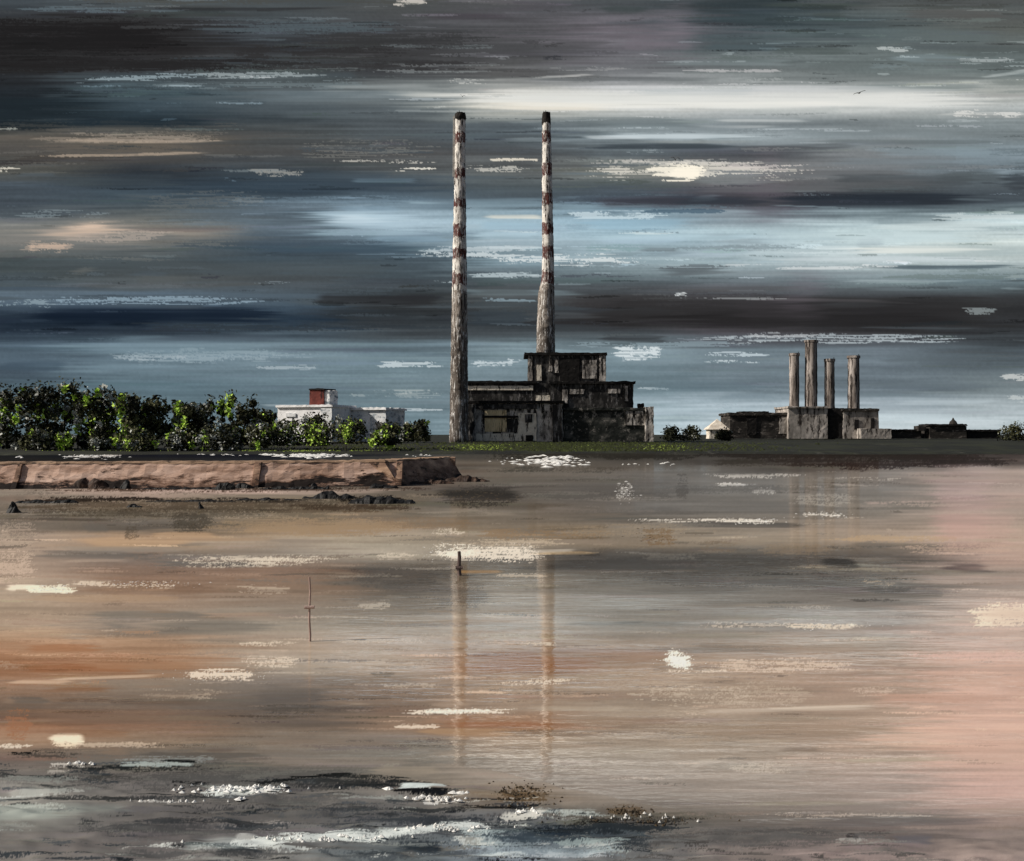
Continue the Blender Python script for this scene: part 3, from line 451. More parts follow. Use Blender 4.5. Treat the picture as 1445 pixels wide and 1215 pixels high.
GD.drag(300, -420, 1865, 660, 1075, dy=12, a=0.5, L_=(40, 220), T=(1, 4), dryp=0.6)
PAL = [(34,38,40), (52,58,62), (74,80,84), (104,104,100), (150,154,148), (206,210,203)]
for _ in range(520):                                    # chop of the foreground sea
    x = GD.r.uniform(-300, 1300); e0 = float(np.interp(x, [-400, 300, 560, 700, 800, 1000, 1500], [1062, 1078, 1096, 1118, 1140, 1160, 1172]))
    y = GD.r.uniform(e0 + 2, 1300); c = np.array(PAL[GD.r.choice(6, p=[0.24, 0.26, 0.2, 0.13, 0.1, 0.07])], float)
    if x > 900: c = c * 0.5 + np.array((120, 112, 106)) * 0.5
    ln = GD.r.uniform(30, 190); th = GD.r.uniform(1.0, 5.5)
    GD.stroke(x - ln / 2, x + ln / 2, y, th, c, a=GD.r.uniform(0.45, 0.85), dry=GD.r.uniform(0.25, 0.62), slope=GD.r.normal(-1, 5), curve=GD.r.normal(0, 3), end=0.4)
INK = (26, 28, 29)
GD.strokes([(400, 505, 1095, 3.5, INK, dict(a=0.95, dry=0.12, slope=-5)), (540, 645, 1117, 4, INK, dict(a=0.95, dry=0.2)), (222, 285, 1074, 2.6, INK, dict(a=0.9, dry=0.1)), (350, 430, 1102, 3, INK, dict(a=0.9, dry=0.35, slope=-4)), (0, 60, 1062, 3, INK, dict(a=0.8, dry=0.4, slope=-4)),
 (230, 300, 1106, 4, INK, dict(a=0.8, dry=0.55)), (430, 560, 1104, 7, (50,52,52), dict(a=0.8, dry=0.5)), (100, 220, 1100, 6, (60,60,58), dict(a=0.7, dry=0.55)), (760, 1010, 1160, 4, INK, dict(a=0.85, dry=0.42)), (700, 860, 1172, 6, (44,52,58), dict(a=0.85, dry=0.25)), (555, 640, 1194, 7, (38,46,52), dict(a=0.85, soft=0.9)),
 (0, 620, 716, 17, (106,98,85), dict(a=0.65, dry=0.12, soft=0.9)), (20, 420, 726, 9, (88,82,72), dict(a=0.6, dry=0.5)), (250, 620, 744, 12, (152,132,108), dict(a=0.6, dry=0.4)), (600, 760, 697, 9, (48,46,44), dict(a=0.8, soft=0.9)), (620, 740, 706, 10, (60,56,52), dict(a=0.7, dry=0.4)), (230, 310, 736, 14, (74,69,61), dict(a=0.7, dry=0.35)),
 (8, 110, 707, 4, (34,31,28), dict(a=0.85, dry=0.3)), (150, 470, 706, 3.4, (36,32,29), dict(a=0.85, dry=0.45)), (440, 590, 704, 5, (24,23,22), dict(a=0.9, dry=0.2)), (0, 640, 689, 2.4, (40,32,27), dict(a=0.85, dry=0.35))])
WV = (214, 220, 215)
GD.strokes([(300, 420, 1189, 5, WV, dict(a=0.8, dry=0.3, slope=6)), (340, 480, 1183, 6, WV, dict(a=0.85, dry=0.22, slope=-10)), (430, 560, 1181, 7, WV, dict(a=0.85, dry=0.22, slope=4)), (520, 640, 1173, 6, WV, dict(a=0.9, dry=0.2, slope=-12)), (590, 700, 1164, 6, WV, dict(a=0.85, dry=0.25, slope=-3)), (640, 700, 1174, 7, (190,202,200), dict(a=0.7, dry=0.35, slope=8)),
 (240, 360, 1196, 8, (168,178,174), dict(a=0.7, soft=1.0)), (270, 330, 1118, 4, WV, dict(a=0.9, dry=0.2)), (300, 420, 1113, 4.5, WV, dict(a=0.9, dry=0.28, slope=-3)), (556, 636, 1109, 5, (208,218,215), dict(a=0.9, end=0.2)), (0, 130, 1118, 4, (176,178,170), dict(a=0.75, dry=0.2, slope=-6)), (-60, 120, 1145, 12, (156,164,156), dict(a=0.75, soft=1.0)), (-40, 110, 1138, 4, (184,190,180), dict(a=0.8, dry=0.3)), (60, 210, 1142, 9, (134,142,136), dict(a=0.65, soft=1.0)), (150, 290, 1078, 4, (170,182,180), dict(a=0.8, dry=0.3)), (-30, 130, 1100, 6, (140,146,140), dict(a=0.6, dry=0.3)), (420, 600, 1096, 4, (40,42,42), dict(a=0.85, dry=0.4, slope=5)), (630, 760, 1138, 4, (36,38,38), dict(a=0.8, dry=0.45, slope=8)), (690, 780, 1151, 5, (204,202,192), dict(a=0.9, dry=0.12, slope=-8)), (640, 900, 1200, 7, (140,154,160), dict(a=0.6, dry=0.3)), (740, 870, 1150, 5, (176,184,178), dict(a=0.75, dry=0.4)),
 (420, 720, 1158, 7, (56,61,65), dict(a=0.75, dry=0.35)), (660, 860, 1185, 9, (58,68,74), dict(a=0.75, dry=0.25)), (60, 330, 1168, 7, (70,71,71), dict(a=0.7, dry=0.35)), (100, 460, 1206, 6, (72,74,74), dict(a=0.6, dry=0.4))])
GD.strokes([(1285, 1440, 690, 40, (186,156,154), dict(a=0.5, soft=1.0, end=0.4, bri=0.2)), (1290, 1430, 745, 34, (192,158,152), dict(a=0.5, soft=1.0, end=0.4, bri=0.2)),  # pink glare painted into the sand colour
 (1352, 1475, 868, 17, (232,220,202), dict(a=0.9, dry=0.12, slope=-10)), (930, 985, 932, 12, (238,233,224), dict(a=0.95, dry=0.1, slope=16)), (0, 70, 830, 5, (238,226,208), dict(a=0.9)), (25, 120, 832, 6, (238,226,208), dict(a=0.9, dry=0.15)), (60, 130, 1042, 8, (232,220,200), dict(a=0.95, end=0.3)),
 (520, 700, 1142, 5, (44,48,50), dict(a=0.8, dry=0.35, slope=6)), (30, 260, 1126, 4, (48,50,50), dict(a=0.75, dry=0.45)), (150, 420, 1160, 5, (50,53,55), dict(a=0.75, dry=0.4)), (730, 1000, 1168, 6, (40,46,50), dict(a=0.85, dry=0.25)), (760, 900, 1187, 5, (150,164,162), dict(a=0.75, dry=0.35)), (640, 760, 1208, 5, (196,206,206), dict(a=0.8, dry=0.3))])
GD.strokes([(-60, 620, 713, 10, (74,66,56), dict(a=0.65, dry=0.38)), (-40, 420, 722, 8, (66,60,52), dict(a=0.55, dry=0.5)), (-60, 650, 691, 4, (60,46,38), dict(a=0.7, dry=0.4)), (360, 640, 716, 5, (58,48,40), dict(a=0.65, dry=0.35)), (20, 260, 704, 4, (34,30,27), dict(a=0.85, dry=0.3)), (590, 760, 693, 10, (50,48,45), dict(a=0.7, soft=0.9)),
 (660, 1200, 660, 5, (92,88,82), dict(a=0.5, dry=0.3)), (700, 1000, 700, 6, (84,81,77), dict(a=0.5, dry=0.3)), (900, 1250, 690, 6, (92,89,85), dict(a=0.5, dry=0.3))])
for q in [(1290, 1480, 690, 44, 0.55), (1300, 1480, 780, 60, 0.5), (1310, 1480, 870, 50, 0.4), (1250, 1500, 960, 40, 0.3), (1220, 1520, 1040, 60, 0.3)]:  # wide pink glare washed over the right side of the sand
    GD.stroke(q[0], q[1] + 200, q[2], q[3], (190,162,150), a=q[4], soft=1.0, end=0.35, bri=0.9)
g_ = GD.img.mean(-1, keepdims=True)
sandy = np.clip((GD.ys - 690) / 60, 0, 1)[:, None, None] * np.clip((1110 - GD.ys) / 60, 0, 1)[:, None, None]
GD.img = 0.46 + (GD.img - 0.46) * (1 + 0.12 * sandy)
GX0 = np.broadcast_to(GD.xs[None, :], (GD.H, GD.W))[..., None]
chroma = GD.img.max(-1, keepdims=True) - GD.img.min(-1, keepdims=True)
g_ = GD.img.mean(-1, keepdims=True); GD.img = g_ + (GD.img - g_) * (np.minimum(chroma, 0.2 + (chroma - 0.2) * 0.45) / np.maximum(chroma, 1e-4))
GD.img = GD.img * (1 - 0.1 * np.clip((GX0 - 1180) / 200, 0, 1)) + 0.1 * np.clip((GX0 - 1180) / 200, 0, 1) * g_
GD.img = np.clip(mute(GD.img, 0.94) * (1 + sandy * np.array([0.015, 0.0, -0.03], np.float32)), 0.03, 0.93)

def film_mat(name, gloss, rough, bump_scale, bump, tint=(1, 1, 1, 1)):
    """matt pigment under a patchy film of standing water"""
    m = bpy.data.materials.new(name); m.use_nodes = True
    t = m.node_tree; t.nodes.clear()
    at = t.nodes.new('ShaderNodeAttribute'); at.attribute_name = 'pigment'
    df = t.nodes.new('ShaderNodeBsdfDiffuse'); gl = t.nodes.new('ShaderNodeBsdfGlossy'); gl.inputs['Roughness'].default_value = rough
    gl.inputs['Color'].default_value = tint
    mx = t.nodes.new('ShaderNodeMixShader'); ou = t.nodes.new('ShaderNodeOutputMaterial')
    mu = t.nodes.new('ShaderNodeMath'); mu.operation = 'MULTIPLY'; mu.inputs[1].default_value = gloss
    t.links.new(at.outputs['Alpha'], mu.inputs[0]); t.links.new(mu.outputs[0], mx.inputs[0])
    t.links.new(at.outputs['Color'], df.inputs[0]); t.links.new(df.outputs[0], mx.inputs[1]); t.links.new(gl.outputs[0], mx.inputs[2])
    n = noise(t, coords(t, bump_scale), 1.0, 3, 0.5)
    bp = t.nodes.new('ShaderNodeBump'); bp.inputs['Strength'].default_value = bump; bp.inputs['Distance'].default_value = 0.05
    t.links.new(n, bp.inputs['Height']); t.links.new(bp.outputs[0], gl.inputs['Normal'])
    t.links.new(mx.outputs[0], ou.inputs[0])
    return m
E_GROUND, G_SAND = 1.0, 0.62
GX, GY = np.meshgrid(GD.xs, GD.ys)
dist = EYE * F / (GY - HZ)
gz = np.zeros_like(dist)
sea_edge = 1066 + 16 * np.sin(GD.xs / 150.0) + np.interp(GD.xs, [-400, 300, 560, 700, 800, 1000, 1500], [-10, 0, 18, 40, 60, 80, 86])
sea_edge = sea_edge[None, :] + (GD.broad - 0.5) * 10
sea = GY > sea_edge
kfade = np.clip((GY - sea_edge) / 40.0, 0, 1)
wv = 0.6 * fieldnoise(GD.H, GD.W, 60, 9, 901) + 0.4 * fieldnoise(GD.H, GD.W, 22, 4, 902)
gz = gz + np.where(sea, kfade * (wv - 0.5) * 0.16, 0)
chan_edge = np.interp(GD.xs, [-420, 600, 660, 760, 1000, 1865], [672, 664, 652, 650, 648, 646])[None, :] + (GD.broad - 0.5) * 6
chan = GY < chan_edge
wet = 0.15 + 0.5 * np.clip((GD.broad - 0.3) * 2.2, 0, 1)
wet = wet * np.interp(GD.ys, [627, 700, 760, 790, 1060, 1100, 1300], [0.7, 0.35, 0.5, 1.0, 0.95, 0.6, 0.5])[:, None]
lumi = GD.img.mean(-1)
wet = np.clip(wet * (1 - sstep(0.62, 0.8, lumi)) * (0.25 + 0.75 * sstep(0.18, 0.42, lumi)), 0, 1)
GX = GX.copy(); GX[:, 0] = -12000; GX[:, -1] = 13500                 # outermost strips run far out to both sides
gv = np.stack([(GX - CX) * dist / F, dist, gz], -1).reshape(-1, 3)
boost = np.exp(-((GX - 715) / 120) ** 2) * np.clip((GY - 760) / 40, 0, 1) + 0.75 * np.exp(-((GX - 1170) / 100) ** 2) * np.clip((GY - 650) / 20, 0, 1) * np.clip((800 - GY) / 60, 0, 1)
wet = np.clip(wet + 0.3 * np.clip(boost, 0, 1) * (1 - sstep(0.62, 0.8, lumi)), 0, 1)     # extra gloss added to strengthen the chimney and stack reflections
gg = (G_SAND * wet).reshape(-1, 1)  # wet includes the extra gloss added for the reflections
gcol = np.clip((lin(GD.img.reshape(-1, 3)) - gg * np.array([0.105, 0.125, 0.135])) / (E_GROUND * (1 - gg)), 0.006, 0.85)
quads = gridquads(GD.H, GD.W)
def sub(name, mask, mat, label, cat):
    q = quads[mask[:-1, :-1]].reshape(-1, 4)[:, ::-1]
    used = np.unique(q); remap = np.zeros(len(gv), np.int64); remap[used] = np.arange(len(used))
    o = attr_mesh(name, gv[used], remap[q], gcol[used], wet.reshape(-1)[used], mat)
    return tag(o, label, cat, kind='structure')
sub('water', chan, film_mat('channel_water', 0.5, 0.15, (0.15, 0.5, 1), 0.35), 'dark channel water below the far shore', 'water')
sub('sand_flat', ~chan & ~sea, film_mat('wet_sand', G_SAND, 0.025, (0.8, 2.6, 1), 0.2), 'wet tidal sand flat streaked ochre and grey, pink glare painted in at right', 'sand')
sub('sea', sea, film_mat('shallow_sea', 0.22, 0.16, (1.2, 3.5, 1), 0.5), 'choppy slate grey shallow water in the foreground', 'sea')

# land: one sheet from far below the water to the horizon, with the grassed bank
def shore_y(x):
    return 392 + 14 * math.sin(x * 0.011 + 1) + 7 * math.sin(x * 0.037)
land_mat = scumble('shore_grass', [(0.3, L(16,16,13)), (0.48, L(28,29,21)), (0.6, L(44,46,30)), (0.72, L(26,26,22))], (0.05, 0.02, 0.1),
                   top=L(70,68,60), top_scale=(0.08, 0.03, 0.3), cut=0.62, bump=0)
bm = bmesh.new()
xs = [x for x in np.linspace(-3600, -520, 14)] + [x for x in np.linspace(-500, 500, 126)] + [x for x in np.linspace(520, 3600, 14)]
prof = [(-30, -1.0), (0, -0.2), (10, 0.5), (40, 0.9), (80, 1.6), (125, 2.3), (170, 2.7), (260, 2.9), (900, 3.0), (4700, 3.0)]
grid = []
for x in xs:
    col = []
    for k, (dy, z) in enumerate(prof):
        jz = 0.0 if k in (0, 9) else 0.25 * mnoise.noise((x * 0.05, dy * 0.05, 3.1))
        col.append(bm.verts.new((x, shore_y(x) + dy if k < 9 else 5100, z + jz)))
    grid.append(col)
for a, b in zip(grid, grid[1:]):
    for k in range(len(prof) - 1): bm.faces.new((a[k], b[k], b[k + 1], a[k + 1]))
o = obj('shore', bm, land_mat); tag(o, 'low dark grassy far shore with lime green patches', 'shore', kind='structure')
gm = scumble('bare_sand', [(0.3, L(112,104,98)), (0.45, L(146,130,116)), (0.58, L(172,148,130)), (0.7, L(128,118,110))], (0.004, 0.03, 1), top=L(186,160,146), top_scale=(0.006, 0.05, 1), cut=0.56, bump=0)
bm = bmesh.new()
vs4 = [bm.verts.new(p) for p in ((-6000, -400, -0.16), (6000, -400, -0.16), (6000, 5300, -0.16), (-6000, 5300, -0.16))]
bm.faces.new(vs4); o = obj('ground', bm, gm); tag(o, 'bare sand stretching away on both sides of the flat', 'ground', kind='structure')

# ------------------------------------------------------------------ shape helpers
def rough_box(bm, lo, hi, step=2.0, jit=0.25, seed=0.0):
    """box with subdivided, slightly uneven faces so edges are hand-worn instead of ruled"""
    lo, hi = Vector(lo), Vector(hi); n = [max(1, min(60, int(round((hi[i] - lo[i]) / step)))) for i in range(3)]
    cache = {}
    def V(i, j, k):
        key = (i, j, k)
        if key not in cache:
            p = Vector((lo.x + (hi.x - lo.x) * i / n[0], lo.y + (hi.y - lo.y) * j / n[1], lo.z + (hi.z - lo.z) * k / n[2]))
            q = p * 0.45 + Vector((seed * 7.3, seed * 3.1, seed))
            d = mnoise.noise_vector(q) * jit + mnoise.noise_vector(q * 3.1) * jit * 0.6
            if k == 0: d.z = min(d.z, 0) * 0.2
            d.y *= 0.3
            cache[key] = bm.verts.new(p + d)
        return cache[key]
    for i in range(n[0]):
        for j in range(n[1]):
            bm.faces.new((V(i, j, n[2]), V(i + 1, j, n[2]), V(i + 1, j + 1, n[2]), V(i, j + 1, n[2])))
            bm.faces.new((V(i, j, 0), V(i, j + 1, 0), V(i + 1, j + 1, 0), V(i + 1, j, 0)))
    for i in range(n[0]):
        for k in range(n[2]):
            bm.faces.new((V(i, 0, k), V(i + 1, 0, k), V(i + 1, 0, k + 1), V(i, 0, k + 1)))
            bm.faces.new((V(i, n[1], k), V(i, n[1], k + 1), V(i + 1, n[1], k + 1), V(i + 1, n[1], k)))
    for j in range(n[1]):
        for k in range(n[2]):
            bm.faces.new((V(0, j, k), V(0, j, k + 1), V(0, j + 1, k + 1), V(0, j + 1, k)))
            bm.faces.new((V(n[0], j, k), V(n[0], j + 1, k), V(n[0], j + 1, k + 1), V(n[0], j, k + 1)))
    return bm
_seed = [0]
def pbox(X0, X1, Y0, Y1, d, depth, step=2.0, jit=0.3):
    """box whose front face spans photo pixels X0..X1, Y0..Y1 when it stands at distance d"""
    _seed[0] += 1
    a, b = P(X0, Y1, d), P(X1, Y0, d)
    return rough_box(bmesh.new(), (a.x, d, a.z), (b.x, d + depth, b.z), step, jit, _seed[0])
def part(name, parent, X0, X1, Y0, Y1, d, depth, mat, step=1.6, jit=0.42):
    return obj(name, pbox(X0, X1, Y0, Y1, d, depth, step, jit), mat, parent)
def lathe(pts, seg=28, jit=0.0, seed=0.0, cap=True):
    """pts = (centre x, centre y, z, radius)"""
    bm = bmesh.new(); rings = []
    for (cx, cy, z, r) in pts:
        ring = []
        for i in range(seg):
            a = 2 * math.pi * i / seg
            rr = r + jit * mnoise.noise((math.cos(a) * 1.5, math.sin(a) * 1.5 + seed, z * 0.35)) + jit * 0.7 * mnoise.noise((math.cos(a) * 3, math.sin(a) * 3 + seed, z * 1.1))
            ring.append(bm.verts.new((cx + rr * math.cos(a), cy + rr * math.sin(a), z)))
        rings.append(ring)
    for a, b in zip(rings, rings[1:]):
        for i in range(seg):
            j = (i + 1) % seg; bm.faces.new((a[i], a[j], b[j], b[i]))
    if cap:
        bm.faces.new(rings[-1]); bm.faces.new(list(reversed(rings[0])))
    return bm
def tube(bm, a, b, r0, r1=None, seg=6):
    r1 = r0 if r1 is None else r1
    a, b = Vector(a), Vector(b); d = (b - a).normalized()
    u = d.orthogonal().normalized(); v = d.cross(u)
    A = [bm.verts.new(a + (u * math.cos(t) + v * math.sin(t)) * r0) for t in [2 * math.pi * i / seg for i in range(seg)]]
    B = [bm.verts.new(b + (u * math.cos(t) + v * math.sin(t)) * r1) for t in [2 * math.pi * i / seg for i in range(seg)]]
    for i in range(seg):
        j = (i + 1) % seg; bm.faces.new((A[i], A[j], B[j], B[i]))
    bm.faces.new(list(reversed(A))); bm.faces.new(B)
    return bm

# ------------------------------------------------------------------ tall chimneys
def chimney_mat(name, d, bands, concrete_y, base_y):
    """striped shaft: white coat with worn red bands above, bare grey concrete below, soot runs"""
    m, t, b = new_mat(name, 0.8)
    z_of = lambda Y: EYE - (Y - HZ) * d / F - base_y
    top = z_of(158)
    tc = t.nodes.new('ShaderNodeTexCoord'); sp = t.nodes.new('ShaderNodeSeparateXYZ')
    t.links.new(tc.outputs['Object'], sp.inputs[0])
    wob = noise(t, coords(t, (0.3, 0.3, 0.22)), 1.0, 6, 0.75)
    ma = t.nodes.new('ShaderNodeMath'); ma.operation = 'MULTIPLY_ADD'; ma.inputs[1].default_value = 13.0
    t.links.new(wob, ma.inputs[0]); t.links.new(sp.outputs[2], ma.inputs[2])
    dv = t.nodes.new('ShaderNodeMath'); dv.operation = 'DIVIDE'; dv.inputs[1].default_value = top + 13.0
    t.links.new(ma.outputs[0], dv.inputs[0])
    zf = lambda Y: max(0.001, min(0.999, (z_of(Y) + 6.5) / (top + 13.0)))
    W_, R_ = L(234,228,218), L(92,50,45)
    stops = [(0.0, L(96,87,79)), (zf(concrete_y + 60), L(140,130,120)), (zf(concrete_y), W_)]
    for (ya, yb) in sorted(bands, key=lambda q: -q[1]):
        stops += [(zf(yb), R_), (zf(ya), W_)]
    c = ramp(t, dv.outputs[0], stops[:32], 'CONSTANT')
    flake = ramp(t, noise(t, coords(t, (0.5, 0.5, 0.16)), 1.0, 8, 0.75), [(0.52, (0, 0, 0, 1)), (0.6, (1, 1, 1, 1))])
    c = mix(t, flake, c, mix(t, 0.6, c, L(186,178,168)))
    white = ramp(t, noise(t, coords(t, (0.8, 0.8, 0.1)), 1.3, 8, 0.75), [(0.55, (0, 0, 0, 1)), (0.59, (1, 1, 1, 1))])
    c = mix(t, white, c, L(246,243,237))
    soot = ramp(t, noise(t, coords(t, (0.9, 0.9, 0.07), (0, 0, 0.6)), 1.0, 8, 0.7), [(0.53, (0, 0, 0, 1)), (0.57, (1, 1, 1, 1))])
    c = mix(t, soot, c, L(50,42,37))
    t.links.new(c, b.inputs['Base Color'])
    return m
dark_iron = scumble('sooty_iron', [(0.35, L(22,20,19)), (0.6, L(48,44,40))], (0.6, 0.6, 0.6), top=L(120,112,104), cut=0.66)
pale_paint = scumble('weathered_white_paint', [(0.3, L(150,142,132)), (0.6, L(214,208,198))], (0.3, 0.3, 0.3), top=L(90,80,72), cut=0.62)

def tall_chimney(label, d, prof, bands, concrete_y, cap_y, extras):  # photo rows run downward
    g = 620
    base = P(prof[-1][1], g, d); base.z = 2.2
    root = thing('chimney', label, 'chimney', base, 'two tall striped chimneys')
    mat = chimney_mat('striped_chimney_shaft', d, bands, concrete_y, 2.2)
    ys = np.arange(cap_y, prof[-1][0] + 1, 2.0)
    pts = []
    for Y in reversed(ys):
        cx = np.interp(Y, [p[0] for p in prof], [p[1] for p in prof]); r = np.interp(Y, [p[0] for p in prof], [p[2] for p in prof])
        q = P(cx, Y, d); pts.append((q.x, d, q.z, r * px(d)))
    pts[0] = (pts[0][0], d, 2.2, pts[0][3])
    obj('shaft', lathe(pts, 32, 0.38, d), mat, root, True)
    # cap: dark rim standing proud, open flue with uneven lip
    cx, r = prof[0][1], prof[0][2]
    q0, q1 = P(cx, cap_y, d), P(cx, prof[0][0], d); R = r * px(d)
    bm = lathe([(q0.x, d, q0.z - 1.2, R * 1.04), (q0.x, d, q0.z + 0.4, R * 1.12), (q1.x, d, q1.z - 0.5, R * 1.0), (q1.x, d, q1.z, R * 0.95), (q1.x, d, q1.z - 0.2, R * 0.75), (q1.x, d, q1.z - 2.5, R * 0.7)], 22, 0.5, d + 5)
    cp = obj('cap', bm, dark_iron, root)
    for k in range(3):
        a = k * 2.1 + 0.3
        b0 = Vector((q1.x + R * 0.9 * math.cos(a), d + R * 0.9 * math.sin(a), q1.z - 0.6))
        obj('lightning_rod', tube(bmesh.new(), b0, b0 + Vector((0.1, 0, 1.6 + 0.7 * (k % 2))), 0.4, 0.15), dark_iron, cp)
    # two access galleries round the shaft
    for Y in extras['galleries']:
        cx = np.interp(Y, [p[0] for p in prof], [p[1] for p in prof]); r = np.interp(Y, [p[0] for p in prof], [p[2] for p in prof]) * px(d)
        q = P(cx, Y, d)
        bm = lathe([(q.x, d, q.z - 0.5, r * 1.0), (q.x, d, q.z - 0.3, r + 0.9), (q.x, d, q.z + 0.5, r + 0.9), (q.x, d, q.z + 0.52, r)], 20, 0.25, Y, False)
        obj('gallery', bm, dark_iron, root)
    ya, yb, off = extras['ladder']
    a, b_ = P(np.interp(ya, [p[0] for p in prof], [p[1] for p in prof]) + off, ya, d - 0.5), P(np.interp(yb, [p[0] for p in prof], [p[1] for p in prof]) + off, yb, d - 0.5)
    bm = bmesh.new()
    for s in (-0.35, 0.35): tube(bm, a + Vector((s, -0.6, 0)), b_ + Vector((s, -0.6, 0)), 0.22)
    n = int((a - b_).length / 3)
    for k in range(n):
        p = a.lerp(b_, (k + 0.5) / n); tube(bm, p + Vector((-0.4, -0.6, 0)), p + Vector((0.4, -0.6, 0)), 0.12, None, 4)
    obj('ladder', bm, pale_paint, root)
    return root
tall_chimney('taller-looking left striped chimney, its foot bare beside the dark power station', 606,
    [(160, 649.5, 7.2), (250, 649.0, 8.0), (400, 648.5, 10.4), (500, 648.2, 12.0), (620, 647.5, 13.6)],
    [(189, 203), (239, 252), (281, 296), (319, 336), (352, 368), (388, 405)], 412, 168, dict(galleries=(), ladder=(250, 164, -8.6)))
tall_chimney('right striped chimney rising out of the top of the power station tower', 700,
    [(159, 771.0, 5.6), (250, 772.0, 7.0), (385, 773.5, 8.6), (402, 772.5, 9.6), (412, 771.0, 11.4), (495, 770.0, 13.4), (620, 769.5, 14.5)],
    [(188, 203), (233, 249), (273, 290), (316, 333), (348, 366), (385, 402)], 404, 174, dict(galleries=(), ladder=(495, 420, -9)))

# ------------------------------------------------------------------ main power station
blk_wall = scumble('soot_black_cladding', [(0.32, L(26,25,24)), (0.5, L(44,42,40)), (0.62, L(92,89,85))], (0.18, 0.18, 0.10), top=L(136,132,128), top_scale=(0.5, 0.5, 0.1), cut=0.575)
grn_wall = scumble('mossy_black_wall', [(0.32, L(24,27,24)), (0.52, L(44,46,42)), (0.64, L(90,88,82))], (0.12, 0.12, 0.2), top=L(136,130,122), top_scale=(0.3, 0.3, 0.3), cut=0.575)
gry_wall = scumble('stained_grey_render', [(0.3, L(52,49,46)), (0.45, L(146,139,131)), (0.58, L(214,206,196)), (0.7, L(134,128,121))], (0.2, 0.2, 0.12), top=L(36,33,30), top_scale=(0.45, 0.45, 0.1), cut=0.52)
pal_wall = scumble('pale_stained_render', [(0.3, L(190,178,160)), (0.55, L(236,226,208)), (0.7, L(210,198,180))], (0.3, 0.3, 0.2), top=L(74,68,60), top_scale=(0.5, 0.5, 0.14), cut=0.56)
yel_wall = scumble('cream_shutter', [(0.3, L(180,158,122)), (0.5, L(226,202,158)), (0.7, L(240,222,184))], (0.9, 0.9, 0.2), top=L(100,84,60), top_scale=(1.0, 1.0, 0.14), cut=0.55)
roof_blk = scumble('tarred_roof', [(0.3, L(16,15,14)), (0.6, L(34,31,29))], (0.3, 0.3, 0.3), top=L(96,92,86), top_scale=(0.3, 0.3, 1.0), cut=0.62)

ps = thing('power_station', 'large dark stepped power station block at the foot of the two tall chimneys', 'power station', P(785, 621, 640))
th_ = part('turbine_hall', ps, 652, 795, 568, 623, 615, 30, gry_wall)
part('roof', th_, 650, 797, 565.5, 569, 613.6, 33, roof_blk, 2, 0.5)
part('corner_pier', th_, 650, 660, 570, 623, 613.4, 1.4, gry_wall)
part('corner_pier', th_, 661, 669, 570, 623, 613.0, 1.8, blk_wall, 1.5, 0.6)
part('corner_pier', th_, 780, 793, 571, 623, 612.8, 2.1, blk_wall, 1.5, 0.4)
sh = part('shutter', th_, 684, 715, 579, 609, 614.5, 0.45, yel_wall, 1.5, 0.2)
part('lintel', sh, 680, 731, 586.5, 589.5, 613.7, 0.78, roof_blk, 1.5, 0.35)
part('doorway', th_, 716, 730, 591, 610, 614.4, 0.55, blk_wall, 1.5, 0.3)
part('wall_panel', th_, 731, 757, 583, 622, 614.3, 0.65, pal_wall, 1.5, 0.35)
part('wall_panel', th_, 672, 731, 612, 622, 614.2, 0.75, pal_wall, 1.5, 0.35)
part('window', th_, 741, 751, 584.5, 596, 613.9, 0.38, blk_wall, 1.2, 0.3)
part('doorway', th_, 742, 752, 614, 623, 613.8, 0.45, roof_blk, 1.2, 0.2)
part('wall_panel', th_, 672, 758, 570, 577, 614.1, 0.8, blk_wall, 1.5, 0.4)
ub = part('upper_hall', ps, 651, 775, 541, 571, 632, 30, blk_wall)
part('roof', ub, 651, 758, 537.5, 541, 630.5, 34, roof_blk, 2, 0.5)
part('light_strip', ub, 657, 752, 544.5, 550.5, 631.4, 0.55, pal_wall, 1.5, 0.35)
part('light_strip', ub, 757, 780, 558, 566, 631.2, 0.7, pal_wall, 1.5, 0.5)
bh = part('boiler_house', ps, 746, 855, 501, 545, 648, 34, blk_wall)
part('roof', bh, 740, 857, 497.5, 501, 646.5, 37, roof_blk, 2, 0.5)
part('pilaster', bh, 745.5, 751, 502, 539, 647.3, 0.65, gry_wall, 1.5, 0.4)
part('pilaster', bh, 775, 779, 502, 524, 647.2, 0.75, gry_wall, 1.2, 0.5)
part('pilaster', bh, 783, 788, 503, 526, 647.25, 0.7, gry_wall, 1.2, 0.5)
part('pilaster', bh, 846, 855, 502, 545, 647.1, 0.8, gry_wall, 1.5, 0.5)
part('window', bh, 757.5, 764, 515, 537, 647.4, 0.55, pal_wall, 1.2, 0.3)
part('vent_panel', bh, 822, 842, 508, 534, 647.3, 0.65, gry_wall, 1.5, 0.5)
part('vent_panel', bh, 790, 818, 505, 538, 647.2, 0.75, roof_blk, 1.5, 0.4)
mh = part('mid_block', ps, 776, 894, 541, 580, 630, 32, blk_wall)
part('roof', mh, 775, 897, 538, 541.5, 628.6, 35, roof_blk, 2, 0.5)
part('pilaster', mh, 794, 801, 550, 569, 629.3, 0.6, gry_wall, 1.2, 0.5)
part('pilaster', mh, 880, 886, 545, 566, 629.2, 0.7, gry_wall, 1.2, 0.5)
part('window', mh, 804, 824, 549, 556, 629.4, 0.5, gry_wall, 1.2, 0.5)
part('window', mh, 858, 875, 549, 555, 629.35, 0.55, gry_wall, 1.2, 0.4)
an = part('annex', ps, 796, 914, 578, 623, 616, 34, grn_wall)
part('parapet', an, 795, 916, 575.5, 579, 614.8, 37, grn_wall, 2, 0.6)
part('corner_tower', an, 911, 922.5, 574, 623, 613.5, 20, gry_wall, 1.5, 0.5)
